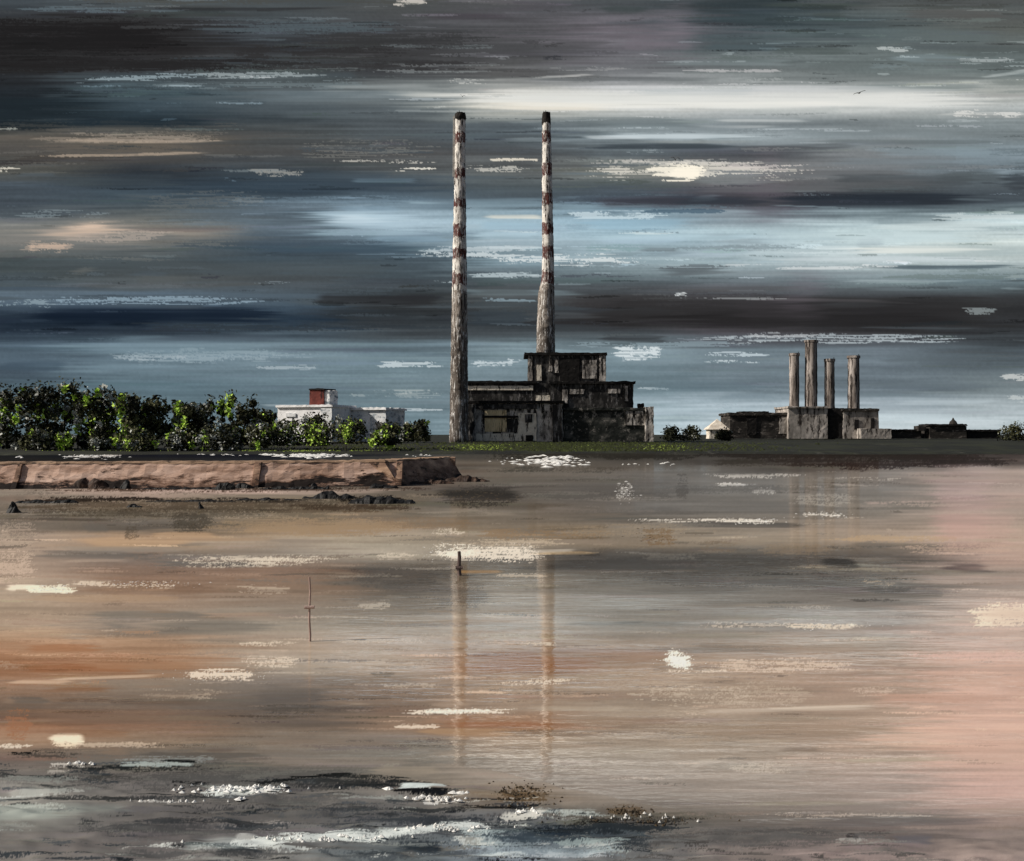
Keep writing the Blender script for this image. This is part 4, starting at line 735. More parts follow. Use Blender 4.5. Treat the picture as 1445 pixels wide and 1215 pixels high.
part('vent_stack', an, 901, 909, 569.5, 577, 625, 5, roof_blk, 1.0, 0.4)
part('wall_panel', an, 882, 911, 580, 600, 615.3, 0.6, gry_wall, 1.5, 0.6)

# ------------------------------------------------------------------ second power station on the right
far_gry = scumble('far_grey_render', [(0.3, L(106,100,94)), (0.5, L(164,156,147)), (0.66, L(206,196,186))], (0.10, 0.10, 0.05), top=L(56,50,45), top_scale=(0.25, 0.25, 0.06), cut=0.545)
far_blk = scumble('far_dark_cladding', [(0.3, L(30,28,25)), (0.55, L(54,50,46)), (0.7, L(88,82,76))], (0.08, 0.08, 0.2), top=L(124,116,108), top_scale=(0.15, 0.15, 0.4), cut=0.58)
p2 = thing('power_station', 'smaller grey and black power station under four short stacks', 'power station', P(1135, 617, 900))
a_ = part('wing', p2, 1030, 1113, 585, 619, 900, 40, far_blk, 2.5, 0.5)
part('roof', a_, 1028, 1111, 582.5, 586, 898.5, 43, far_blk, 2.5, 0.8)
part('roof_housing', a_, 1046, 1085, 580.5, 584, 905, 20, roof_blk, 2, 0.5)
part('wall_panel', a_, 1054, 1068, 588, 614, 899.2, 0.7, roof_blk, 2, 0.7)
part('wall_panel', a_, 1100, 1112, 588, 612, 899.1, 0.8, far_gry, 2, 0.7)
c_ = part('main_block', p2, 1113, 1168, 575, 619, 894, 46, far_gry, 2.5, 0.5)
part('parapet', c_, 1112, 1169, 573.5, 576, 892.5, 49, far_gry, 2.5, 0.8)
part('bay', p2, 1167, 1191, 576, 619, 896, 44, roof_blk, 2.5, 0.5)
e_ = part('wing', p2, 1190, 1240, 579, 619, 895, 40, far_gry, 2.5, 0.5)
part('roof', e_, 1188, 1241, 576.5, 580, 893.5, 43, far_blk, 2.5, 0.8)
part('window', e_, 1206, 1212, 592, 606, 894.2, 0.7, roof_blk, 2, 0.4)
part('window', e_, 1229, 1234, 590, 608, 894.1, 0.8, roof_blk, 2, 0.4)
part('lean_to', p2, 1215, 1258, 605, 619, 884, 18, far_gry, 2, 0.5)
stack_mat = scumble('stained_stack_concrete', [(0.3, L(80,72,66)), (0.45, L(132,122,114)), (0.6, L(182,172,164))], (0.2, 0.2, 0.03), top=L(46,39,35), top_scale=(0.4, 0.4, 0.03), cut=0.54)
for (x0, x1, yt, lab) in [(1114, 1127.5, 499, 'leftmost of the four short stacks, dark streaked with a jagged rim'), (1136, 1153, 480.5, 'tallest and palest of the four short stacks'),
                          (1163.5, 1177.5, 507, 'shortest of the four short stacks, standing above the dark bay'), (1196.5, 1212.5, 502.5, 'rightmost of the four short stacks, standing apart from the others')]:
    d = 920; cx = (x0 + x1) / 2; r = (x1 - x0) / 2 * px(d)
    base = P(cx, 617, d); base.z = 2.4; tp = P(cx, yt, d)
    s = thing('chimney', lab, 'chimney', base, 'four short stacks of the far power station')
    zz = np.linspace(2.4, tp.z, 26)
    obj('shaft', lathe([(base.x, d, z, r * (1.06 - 0.1 * (z - 2.4) / (tp.z - 2.4))) for z in zz], 20, 0.45, cx), stack_mat, s, True)
    obj('cap', lathe([(base.x, d, tp.z - 2.4, r * 1.0), (base.x, d, tp.z - 1.6, r * 1.1), (base.x, d, tp.z + 0.3, r * 1.1), (base.x, d, tp.z + 0.35, r * 0.8), (base.x, d, tp.z - 1.5, r * 0.75)], 18, 0.5, cx + 3), stack_mat, s)
    bm = bmesh.new(); tube(bm, (base.x + r * 0.8, d - r * 0.8, 2.6), (base.x + r * 0.66, d - r * 0.72, tp.z + 1.5), 0.4, 0.3)
    obj('flue_pipe', bm, dark_iron, s)

# ------------------------------------------------------------------ white buildings on the left
wht_wall = scumble('chalky_white_wall', [(0.3, L(232,229,225)), (0.5, L(246,244,241)), (0.7, L(250,248,246))], (0.15, 0.15, 0.3), top=L(150,150,150), top_scale=(0.3, 0.3, 0.3), cut=0.62)
fad_wall = scumble('faded_white_wall', [(0.3, L(194,196,197)), (0.5, L(226,226,224)), (0.7, L(248,246,243))], (0.12, 0.12, 0.3), top=L(132,142,148), top_scale=(0.2, 0.2, 0.4), cut=0.55)
red_wall = scumble('maroon_cladding', [(0.3, L(74,36,32)), (0.55, L(112,58,50)), (0.7, L(96,52,46))], (0.3, 0.3, 0.15), top=L(50,26,24), top_scale=(0.4, 0.4, 0.15), cut=0.58)
wb = thing('shed', 'long white shed with a dark red block on its roof', 'shed', P(428, 622, 560))
wl = part('wall', wb, 386, 474, 574, 623, 560, 24, wht_wall, 2, 0.25)
part('roof', wb, 384, 476, 571.5, 574.5, 558.8, 27, wht_wall, 2, 0.4)
rt = part('rooftop_block', wb, 434, 456.5, 550, 572.5, 564, 12, red_wall, 1.5, 0.4)
part('roof', rt, 433.5, 457.5, 548.6, 550.5, 563.4, 13, roof_blk, 1.5, 0.4)
part('stair_tower', wb, 457, 465, 551, 573, 565, 9, fad_wall, 1.5, 0.4)
part('door', wl, 456, 474, 576, 600, 559.3, 0.5, fad_wall, 1.5, 0.4)
part('window', wl, 400, 416, 583, 588, 559.35, 0.45, fad_wall, 1.5, 0.3)
wb.rotation_euler.z = -0.34
w2 = thing('shed', 'faded whitish shed right of the one with the red block', 'shed', P(512, 622, 572))
wl = part('wall', w2, 475.5, 548, 578, 623, 572, 24, fad_wall, 2, 0.4)
part('roof', w2, 474.5, 549, 575.5, 578.5, 570.7, 27, wht_wall, 2, 0.6)
part('wall_panel', wl, 512, 524, 588, 612, 571.3, 0.5, wht_wall, 1.5, 0.6)
part('door', wl, 533, 543, 596, 620, 571.2, 0.6, gry_wall, 1.5, 0.3)

w2.rotation_euler.z = -0.34
# pointed hut and low buildings on the far right shore
hut = thing('hut', 'pale hut with a pointed roof left of the smaller power station', 'hut', P(1013, 618, 860))
part('wall', hut, 1001, 1027, 606, 619, 860, 14, pal_wall, 1.5, 0.3)
bm = bmesh.new(); a, b_, c_ = P(998, 606, 858), P(1030, 606, 858), P(1012, 591, 866)
v = [bm.verts.new(q) for q in ((a.x, 858, a.z), (b_.x, 858, b_.z), (b_.x, 876, b_.z), (a.x, 876, a.z), (c_.x, 866, c_.z))]
for f in ((0, 1, 4), (1, 2, 4), (2, 3, 4), (3, 0, 4), (3, 2, 1, 0)): bm.faces.new([v[i] for i in f])
bmesh.ops.subdivide_edges(bm, edges=bm.edges, cuts=4, use_grid_fill=True)
for q in bm.verts: q.co += mnoise.noise_vector(q.co * 0.5) * 0.35
obj('roof', bm, scumble('pale_roof', [(0.3, L(190,172,150)), (0.6, L(226,216,200))], (0.3, 0.3, 0.3), top=L(150,130,110), cut=0.64), hut)
part('door', hut, 1015, 1022, 609, 619, 859.3, 0.5, roof_blk, 1, 0.2)
def low_shed(label, X0, X1, Y0, d, mat, extra=None):
    r = thing('shed', label, 'shed', P((X0 + X1) / 2, 618, d))
    part('wall', r, X0, X1, Y0 + 2.2, 619, d, 20, mat, 2.5, 0.4)
    part('roof', r, X0 - 1.5, X1 + 1.5, Y0, Y0 + 2.4, d - 1.5, 23, roof_blk, 2.5, 0.7)
    if extra: extra(r)
low_shed('low dark shed just right of the smaller power station', 1259, 1300, 606, 905, far_blk, lambda r: part('roof_housing', r, 1296, 1307, 601, 608, 900, 10, far_blk, 2, 0.6))
def dome(r):
    q = P(1345, 599, 905)
    obj('dome', lathe([(q.x, 905, q.z - 1.5, 3.6), (q.x, 905, q.z + 0.5, 3.5), (q.x, 905, q.z + 2.6, 2.6), (q.x, 905, q.z + 4.0, 1.2), (q.x, 905, q.z + 6.0, 0.3)], 16, 0.3, 2), far_blk, r)
low_shed('dark building with a small dome near the right edge', 1312, 1364, 598.5, 900, far_blk, dome)
low_shed('long low black shed running out to the right edge', 1366, 1412, 606.5, 910, roof_blk)

# ------------------------------------------------------------------ trees and bushes
def leaf_mat(name, a, b, c):
    m, t, bs = new_mat(name, 0.9)
    f = noise(t, coords(t, (0.8, 0.8, 0.8)), 1.0, 4, 0.6)
    t.links.new(ramp(t, f, [(0.32, a), (0.5, b), (0.68, c)]), bs.inputs['Base Color'])
    return m
LEAF = [leaf_mat('black_green_leaf', L(24,25,18), L(38,40,27), L(58,60,38)),
        leaf_mat('olive_leaf', L(58,60,38), L(84,84,56), L(104,104,74)),
        leaf_mat('lime_leaf', L(150,182,62), L(190,222,92), L(214,236,130)),
        leaf_mat('silver_leaf', L(130,134,124), L(176,178,170), L(214,214,206))]
BARK = scumble('dark_bark', [(0.3, L(24,22,18)), (0.6, L(56,52,44))], (1, 1, 0.3), top=L(110,104,94), cut=0.64)
PBARK = scumble('pale_bark', [(0.3, L(120,116,106)), (0.6, L(190,186,176))], (1, 1, 0.3), top=L(60,56,50), cut=0.6)
def leaf(bm, p, s, mi, r, flat=0.0):
    n = Vector((r.gauss(0, 1), r.gauss(0, 1) - 0.6, r.gauss(0, 1) + 0.2)).normalized()
    u = n.orthogonal().normalized(); v = n.cross(u); a = r.uniform(0, 6.28)
    u, v = u * math.cos(a) + v * math.sin(a), v * math.cos(a) - u * math.sin(a)
    su, sv = s * r.uniform(0.7, 1.3), s * r.uniform(0.4, 0.9)
    q = [p + u * su + v * sv * r.uniform(-.5, .5), p + v * sv, p - u * su + v * sv * r.uniform(-.5, .5), p - v * sv]
    f = bm.faces.new([bm.verts.new(k) for k in q]); f.material_index = mi
def tree(name, label, cat, X0, X1, Ytop, Ybase, d, mixw, group, shape='round', trunk=True, n=700, size=0.62, pale=False, trunk_frac=0.3):
    r = random.Random(hash((X0, X1, Ytop)) & 0xffff)
    k = px(d); X0, X1 = X0 - (6 if X1 - X0 > 24 and trunk else 3), X1 + (6 if X1 - X0 > 24 and trunk else 3); cx = (X0 + X1) / 2; base = P(cx, Ybase, d); top = P(cx, Ytop, d)
    H = top.z - base.z; Wd = (X1 - X0) * k
    root = thing(name, label, cat, base, group)
    if trunk:
        bm = bmesh.new(); lean = r.uniform(-0.04, 0.04) * H
        p0 = base + Vector((0, 0, -0.4)); p1 = base + Vector((lean, 0, H * 0.5)); p2 = base + Vector((lean * 1.5, 0, H * 0.88))
        tw = max(0.22, Wd * 0.045)
        tube(bm, p0, p1, tw, tw * 0.6, 8); tube(bm, p1, p2, tw * 0.6, 0.08, 6)
        for _ in range(7):
            s = p0.lerp(p2, r.uniform(0.3, 0.8)); a = r.uniform(0, 6.28)
            tube(bm, s, s + Vector((math.cos(a) * Wd * 0.36, math.sin(a) * Wd * 0.36, H * r.uniform(0.05, 0.2))), tw * 0.3, 0.05, 5)
        obj('trunk', bm, PBARK if pale else BARK, root)
    bm = bmesh.new(); lobes = []
    z0 = base.z + (H * trunk_frac if trunk else H * 0.08)
    nl = 30 if shape != 'spire' else 20
    for i in range(nl):
        f = r.uniform(0, 1)
        if shape == 'spire': wr = 0.5 * (1.0 - f) ** 0.8 + 0.08
        elif shape == 'tuft': wr = 0.5 * (1 - 0.55 * f)
        else: wr = 0.5 * math.sin(math.pi * min(0.97, 0.12 + 0.8 * f)) ** 0.6
        a = r.uniform(0, 6.28); rad = wr * Wd * r.uniform(0.2, 0.8)
        c = Vector((base.x + math.cos(a) * rad, base.y + math.sin(a) * rad, z0 + (top.z - z0) * f * 0.93))
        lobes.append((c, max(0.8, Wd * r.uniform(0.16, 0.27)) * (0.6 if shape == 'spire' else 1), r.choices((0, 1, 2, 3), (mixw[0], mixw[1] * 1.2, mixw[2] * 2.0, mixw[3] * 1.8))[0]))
    for i in range(n):
        c, rad, mi = lobes[i % nl]
        v = Vector((r.gauss(0, 1), r.gauss(0, 1), r.gauss(0, 1) * 0.9)).normalized() * rad * r.uniform(0.35, 1.12)
        p = c + v
        if p.z < base.z - 0.2: p.z = base.z + 0.1
        m_ = mi
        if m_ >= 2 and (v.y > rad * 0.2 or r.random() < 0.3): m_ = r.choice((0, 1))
        leaf(bm, p, size * r.uniform(0.6, 1.25), m_, r)
    wl, wp = mixw[2] / sum(mixw), mixw[3] / sum(mixw)
    for i in range(r.randint(3, 6) if trunk and shape != 'spire' else 1):        # twiggy tufts break the outline
        tx = base.x + r.uniform(-0.42, 0.42) * Wd; ty = base.y + r.uniform(-0.2, 0.2) * Wd; th_ = H * r.uniform(0.06, 0.2)
        z1 = z0 + (top.z - z0) * r.uniform(0.8, 0.95); mi = r.choice((0, 0, 0, 1, 3))
        for q in range(16):
            f = q / 15; leaf(bm, Vector((tx + r.gauss(0, 0.5) * (1.2 - f), ty + r.gauss(0, 0.4), z1 + th_ * (f * 1.6 - 0.6))), size * (0.9 - 0.4 * f), mi, r)
    for i in range(r.randint(5, 8)):
        mi = 2 if r.random() < (wl + 0.05) / (wl + wp + 0.08) else 3
        if wl + wp < 0.035 or r.random() > 0.55 + 4 * (wl + wp): continue
        c, rad, _ = r.choice(lobes)
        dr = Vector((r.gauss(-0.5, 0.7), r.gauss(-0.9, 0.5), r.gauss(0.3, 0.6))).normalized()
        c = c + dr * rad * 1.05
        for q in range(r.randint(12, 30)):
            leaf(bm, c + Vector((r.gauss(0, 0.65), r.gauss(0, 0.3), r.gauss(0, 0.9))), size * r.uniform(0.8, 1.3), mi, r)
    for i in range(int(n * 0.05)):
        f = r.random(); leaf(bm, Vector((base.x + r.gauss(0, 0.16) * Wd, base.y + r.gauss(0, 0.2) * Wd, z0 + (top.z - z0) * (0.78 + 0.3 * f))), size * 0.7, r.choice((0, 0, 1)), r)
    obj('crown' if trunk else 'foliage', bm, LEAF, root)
    return root
GT, GM = 'dark trees on the left shore', 'slender trees left of the white shed'
TREES = [
 ('tree', 'silvery lime-flecked tree at the left edge of the picture', 'tree', -8, 28, 548, 632, 438, (5,4,2,3), GT, 'round', True),
 ('tree', 'broad black-green tree second from the left edge', 'tree', 22, 62, 548, 634, 432, (12,3,0.4,0.4), GT, 'round', True),
 ('tree', 'dark tree with a ragged top between the black-green tree and the grey-topped tree', 'tree', 52, 86, 544, 632, 446, (10,4,0.5,0.6), GT, 'round', True),
 ('tree', 'tall grey-topped thin-leaved tree, highest of the left grove', 'tree', 76, 106, 538, 632, 452, (4,5,0.6,3), GT, 'round', True),
 ('poplar_tree', 'narrow dark poplar with a needle top in the left grove', 'tree', 101, 119, 545, 632, 436, (10,4,0.5,0.8), GT, 'spire', True),
 ('tree', 'dark tree with lime flecks between the poplar and the lime-topped tree', 'tree', 112, 148, 556, 633, 440, (10,4,1.2,0.8), GT, 'round', True),
 ('tree', 'tree with a bright lime tuft at its top and pale streaks below', 'tree', 138, 168, 550, 632, 450, (5,4,2.4,3), GT, 'round', True),
 ('tree', 'round dark crown with a lime arc on its face', 'tree', 160, 204, 560, 632, 434, (9,5,1.6,0.4), GT, 'round', True),
 ('tree', 'round olive tree on a bare dark trunk closing the left grove', 'tree', 192, 238, 566, 631, 442, (9,6,0.2,0.2), GT, 'round', True),
 ('birch_tree', 'slim white birch standing in the gap after the left grove', 'tree', 241, 257, 568, 628, 446, (1,2,1,8), GM, 'spire', True),
 ('tree', 'dark bushy tree right beside the white birch', 'tree', 250, 284, 571, 630, 440, (10,4,0.5,0.6), GM, 'round', True),
 ('tree', 'tree with pale blossom across its top', 'tree', 268, 298, 573, 629, 456, (6,4,0.3,4), GM, 'round', True),
 ('conifer_tree', 'stubby dark conifer behind the blossom tree', 'tree', 288, 305, 562, 628, 462, (10,4,0.3,0.2), GM, 'spire', True),
 ('conifer_tree', 'thinnest conifer in the row left of the white shed', 'tree', 306, 318, 563, 627, 466, (8,5,0.3,0.2), GM, 'spire', True),
 ('conifer_tree', 'tall pointed conifer with a lime bough and a white patch', 'tree', 314, 338, 556, 628, 444, (7,4,3,1.6), GM, 'spire', True),
 ('tree', 'low dark tree between the lime-boughed conifer and the last conifer', 'tree', 330, 356, 574, 627, 450, (9,4,0.6,1), GM, 'round', True),
 ('conifer_tree', 'slim dark conifer nearest the white shed', 'tree', 349, 366, 561, 626, 458, (10,4,0.2,0.3), GM, 'spire', True),
 ('tree', 'small olive tree touching the left end of the white shed', 'tree', 362, 388, 581, 627, 452, (6,7,0.8,0.5), GM, 'round', True),
]
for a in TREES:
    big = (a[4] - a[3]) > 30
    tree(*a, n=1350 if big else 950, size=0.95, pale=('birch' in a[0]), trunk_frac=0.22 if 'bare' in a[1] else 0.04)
GB = 'bushes along the far shore'
BUSHES = [
 ('grey silver bush in front of the left grove', 38, 78, 612, 637, 424, (5,4,0.4,5)),
 ('bright lime bush in front of the left grove', 80, 104, 613, 636, 424, (3,3,9,0.6)),
 ('silver-flecked shrub under the lime-topped tree', 126, 156, 604, 634, 426, (5,4,0.7,5)),
 ('yellow-flecked low shrub under the round olive tree', 166, 228, 612, 634, 426, (6,7,1.6,0.8)),
 ('dark shrub under the white birch', 232, 276, 612, 634, 428, (9,4,1,1.6)),
 ('speckled grey shrub under the row of conifers', 272, 345, 606, 633, 430, (7,5,0.6,3)),
 ('olive shrub under the small olive tree', 340, 392, 603, 631, 434, (6,7,1,1.5)),
 ('dark lime-flecked bush before the left half of the white shed', 378, 434, 596, 628, 436, (7,5,2.2,0.8)),
 ('highest dark bush, under the red block', 424, 472, 588, 622, 452, (10,4,1,0.2)),
 ('bush with a bright lime cascade in front of the white shed', 424, 474, 602, 628, 434, (5,4,5,0.8)),
 ('dark bush hiding the joint of the two white sheds', 466, 524, 595, 625, 446, (9,5,0.7,0.2)),
 ('round dark bush in front of the faded shed', 526, 570, 601, 625, 444, (9,5,0.8,0.1)),
 ('low bush with a lime skirt below the faded shed', 522, 560, 613, 627, 430, (5,4,4,0.4)),
 ('spiky dark bush nearest the left tall chimney', 584, 607, 594, 622, 448, (10,3,0.2,0.1)),
 ('thin grey-green bush right of the faded shed', 568, 586, 600, 622, 456, (6,7,0.2,0.6)),
 ('spiky dark bush just right of the big power station', 934, 962, 605, 621, 610, (10,3,0,0.1)),
 ('small dark bush midway between the two power stations', 958, 992, 606, 621, 620, (9,4,0,0.2)),
 ('dark bush in front of the pointed hut', 1012, 1032, 608, 621, 640, (10,3,0,0.2)),
 ('pale brown thin bush at the right edge of the far shore', 1408, 1452, 603, 621, 640, (6,6,0,0.3)),
]
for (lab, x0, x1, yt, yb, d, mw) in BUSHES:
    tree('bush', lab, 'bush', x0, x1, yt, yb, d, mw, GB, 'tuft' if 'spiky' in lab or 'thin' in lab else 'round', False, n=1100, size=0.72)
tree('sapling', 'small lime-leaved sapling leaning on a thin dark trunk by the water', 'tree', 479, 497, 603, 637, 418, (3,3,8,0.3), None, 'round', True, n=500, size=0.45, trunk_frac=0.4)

# ------------------------------------------------------------------ breakwater wall
wall_tan = scumble('tan_harbour_stone', [(0.28, L(92,66,52)), (0.42, L(168,136,116)), (0.55, L(206,174,154)), (0.72, L(224,196,178))], (0.10, 0.10, 0.55), top=L(66,48,38), top_scale=(0.22, 0.22, 0.9), cut=0.6, bump=0.5)  # tan stone for the main wall sections
wall_drk = scumble('brown_harbour_stone', [(0.3, L(58,42,34)), (0.5, L(136,108,90)), (0.7, L(204,170,142))], (0.15, 0.15, 0.5), top=L(44,34,28), top_scale=(0.4, 0.4, 0.6), cut=0.57, bump=0.5)
def tide_stain(m, top_z):
    t = m.node_tree; b = t.nodes['Principled BSDF']; src = b.inputs['Base Color'].links[0].from_socket
    g = t.nodes.new('ShaderNodeNewGeometry'); sp = t.nodes.new('ShaderNodeSeparateXYZ'); t.links.new(g.outputs['Position'], sp.inputs[0])
    n = noise(t, coords(t, (0.16, 0.16, 0.7)), 1.0, 8, 0.72)
    k = t.nodes.new('ShaderNodeMath'); k.operation = 'MULTIPLY_ADD'; k.inputs[1].default_value = -0.34 / top_z
    t.links.new(sp.outputs[2], k.inputs[0]); t.links.new(n, k.inputs[2])
    f = ramp(t, k.outputs[0], [(0.36, (0, 0, 0, 1)), (0.42, (1, 1, 1, 1))])
    f2 = ramp(t, k.outputs[0], [(0.425, (0, 0, 0, 1)), (0.46, (1, 1, 1, 1))])
    c = mix(t, f, src, mix(t, 0.75, src, L(96,66,48))); c = mix(t, f2, c, L(36,28,24))
    t.links.new(c, b.inputs['Base Color'])
tide_stain(wall_tan, 3.5); tide_stain(wall_drk, 3.5)
cop_mat = scumble('worn_coping', [(0.3, L(110,88,70)), (0.6, L(176,146,120))], (0.2, 0.2, 1), top=L(60,50,42), top_scale=(0.3, 0.3, 1), cut=0.6)
bw = thing('breakwater', 'long tan stone breakwater wall on the left above the sand', 'breakwater', P(320, 688, 152))
# plan line of the wall face: x px, base y px
line = [(-200, 692), (22, 690), (360, 688), (562, 686), (652, 674)]
pts = [((X - CX) * (EYE * F / (Y - HZ)) / F, EYE * F / (Y - HZ)) for X, Y in line]
def wall_run(a, b, z0, z1a, z1b, thick, jit, seed, front=0.0):
    bm = bmesh.new(); a, b = Vector((*a, 0)), Vector((*b, 0)); dr = (b - a).normalized(); nr = Vector((-dr.y, dr.x, 0))
    n = max(2, int((b - a).length / 0.8)); m_ = max(1, int((z1a - z0) / 0.45)); G = []
    for i in range(n + 1):
        p = a.lerp(b, i / n) + nr * 2.2; z1 = z1a + (z1b - z1a) * i / n; ring = []
        for j in range(m_ + 1): ring.append(p - nr * (front + 2.4 * (1 - (z0 + (z1 - z0) * j / m_) / 3.55)) + Vector((0, 0, z0 + (z1 - z0) * j / m_)))
        ring.append(p + nr * thick + Vector((0, 0, z1))); ring.append(p + nr * thick + Vector((0, 0, z0)))
        G.append([bm.verts.new(q + mnoise.noise_vector(q * 0.8 + Vector((seed, 0, 0))) * jit) for q in ring])
    for r0, r1 in zip(G, G[1:]):
        for k in range(len(r0) - 1): bm.faces.new((r0[k], r1[k], r1[k + 1], r0[k + 1]))
    bm.faces.new(list(reversed(G[0]))); bm.faces.new(G[-1])
    return bm
ztop = [3.55, 3.5, 3.55, 3.6, 3.45]
for i in range(4):
    s = obj('wall_section', wall_run(pts[i], pts[i + 1], -0.3, ztop[i], ztop[i + 1], 3.0, 0.17, i * 9.0), wall_drk if i == 3 else wall_tan, bw)
    if i == 3: s['label'] = 'darker brown end section'
    obj('coping', wall_run(pts[i], pts[i + 1], ztop[i] + 0.01, ztop[i] + 0.32, ztop[i + 1] + 0.32, 3.2, 0.2, i * 5.0 + 2, 0.08), cop_mat, s)
def batter(bm, y0):
    for v in bm.verts:                                  # front face follows the slope of the wall
        if v.co.y < y0 + 0.2: v.co.y -= 2.4 * (1 - max(0, v.co.z) / 3.55)
    return bm
for i, hw in ((2, 0.5), (3, 0.45)):
    p = Vector((*pts[i], 0)) + Vector((0, 2.2, 0))
    obj('buttress', batter(rough_box(bmesh.new(), (p.x - hw, p.y - 0.35, -0.3), (p.x + hw, p.y + 0.6, ztop[i] + 0.15), 0.4, 0.14, i), p.y), wall_drk, bw)
e0, e1 = Vector((*pts[3], 0)), Vector((*pts[4], 0)); dr = (e1 - e0).normalized(); nr = Vector((-dr.y, dr.x, 0))
p = e1 + nr * 2.0
obj('buttress', rough_box(bmesh.new(), (p.x - 0.2, p.y - 0.7, -0.3), (p.x + 0.75, p.y + 0.6, 3.7), 0.4, 0.14, 4), wall_drk, bw)
# slanted ramp stone leaning on the wall near the left edge
p = Vector((*pts[1], 0)) + Vector((0, 2.2, 0))
obj('sloping_buttress', batter(rough_box(bmesh.new(), (p.x - 0.5, p.y - 0.45, -0.3), (p.x + 0.2, p.y + 0.5, 3.6), 0.4, 0.16, 5), p.y), wall_drk, bw)

# ------------------------------------------------------------------ rocks and weed
rock_mat = scumble('black_wet_rock', [(0.35, L(10,10,10)), (0.6, L(26,24,22)), (0.75, L(46,41,37))], (1.2, 1.2, 1.2), top=L(100,90,78), top_scale=(2, 2, 2), cut=0.68, rough=0.6)
def ledge(label, X0, X1, Yb, hpx, dep=1.6, mat=rock_mat, seed=0, name='rock'):
    """low irregular rock lying on the sand: front edge along photo row Yb"""
    d = EYE * F / (Yb - HZ); k = px(d); w_ = (X1 - X0) * k; h = hpx * k * 0.68
    c = Vector(((X0 + X1) / 2 * k - CX * k, d + dep / 2, 0))
    bm = bmesh.new(); n, mm = max(16, int(w_ / 0.25)), 7; G = []
    for i in range(n + 1):
        u = i / n; env = (math.sin(math.pi * min(max(u, 0.02), 0.98)) ** 0.3) * max(0.25, 0.85 + 0.6 * mnoise.noise((u * w_ * 0.45, seed, 0.3)) + 0.35 * mnoise.noise((u * w_ * 1.1, seed, 1.3)))
        row = []
        for j in range(mm + 1):
            v = j / mm; prof_ = math.sin(math.pi * v) ** 0.6
            q = Vector((c.x + (u - 0.5) * w_, c.y + (v - 0.5) * dep * (0.5 + env * 0.7), -0.12 + (h + 0.12) * prof_ * env))
            q += mnoise.noise_vector(q * 1.1 + Vector((0, 0, seed))) * 0.3 * min(1, h * 1.5); q += mnoise.noise_vector(q * 3.3 + Vector((seed, 0, 0))) * 0.12
            row.append(bm.verts.new(q))
        G.append(row)
    for a, b in zip(G, G[1:]):
        for j in range(mm): bm.faces.new((a[j], b[j], b[j + 1], a[j + 1]))
    bm.faces.new(G[0]); bm.faces.new(list(reversed(G[-1])))
    bmesh.ops.translate(bm, verts=bm.verts, vec=-c)
    o = obj(name, bm, mat); o.location = c
    return tag(o, label, 'rock', 'dark rocks below the breakwater')
brn_rock = scumble('brown_wet_rock', [(0.35, L(34,26,22)), (0.55, L(66,50,40)), (0.75, L(110,84,66))], (1, 1, 1), top=L(30,24,20), top_scale=(2, 2, 2), cut=0.6, rough=0.7)
for k, a in enumerate([
    ('brown rubble heap against the left part of the breakwater', 66, 160, 689.5, 19, 1.6, brn_rock), ('upright black boulder at the breakwater foot beside the rubble heap', 168, 182, 690, 21, 1.2),
    ('long thin black rock line along the breakwater foot', 196, 318, 690.5, 6, 1.2), ('black knob of rock ending the long thin line', 303, 330, 691.5, 14, 1.2), ('short black rock just left of the first buttress', 331, 357, 689, 8, 1.0),
    ('black rock strip right of the first buttress', 366, 462, 690.5, 7, 1.2), ('left one of a pair of small boulders at the wall foot', 437, 449, 690, 12, 0.9), ('right one of a pair of small boulders at the wall foot', 450, 463, 690.5, 9, 0.9),
    ('black rocks under the second buttress', 520, 566, 689, 9, 1.2), ('brown-black rocks under the dark end section', 570, 640, 683, 8, 1.4, brn_rock),
    ('rubble tailing off from the right end of the breakwater', 628, 690, 680, 11, 2.4, brn_rock), ('largest flat black rock ledge lying out on the sand', 492, 584, 711, 13, 2.2), ('ragged black rock left of the largest flat ledge', 428, 500, 704, 12, 1.6), ('thin black rock line left of the ragged rock', 330, 432, 706, 4, 1.0),
    ('thin black rock line on the sand at far left', 16, 106, 710, 8, 1.2), ('squat black block at the left end of the sand rock line', 9, 24, 724, 24, 1.0), ('small black rock alone between the two rock lines', 176, 198, 716, 8, 1.0),
    ('thin black rock line in the middle of the beach', 200, 330, 708, 4, 1.0), ('small black upright rock below the middle rock line', 279, 285, 718, 12, 0.5)]):
    lab, x0, x1, yb, hp, dp = a[:6]
    ledge(lab, x0, x1, yb, hp, dp, a[6] if len(a) > 6 else rock_mat, k * 3.3)
weed_mat = scumble('rotting_weed', [(0.35, L(40,34,26)), (0.55, L(78,66,50)), (0.75, L(104,90,70))], (2, 2, 2), cut=0.6)
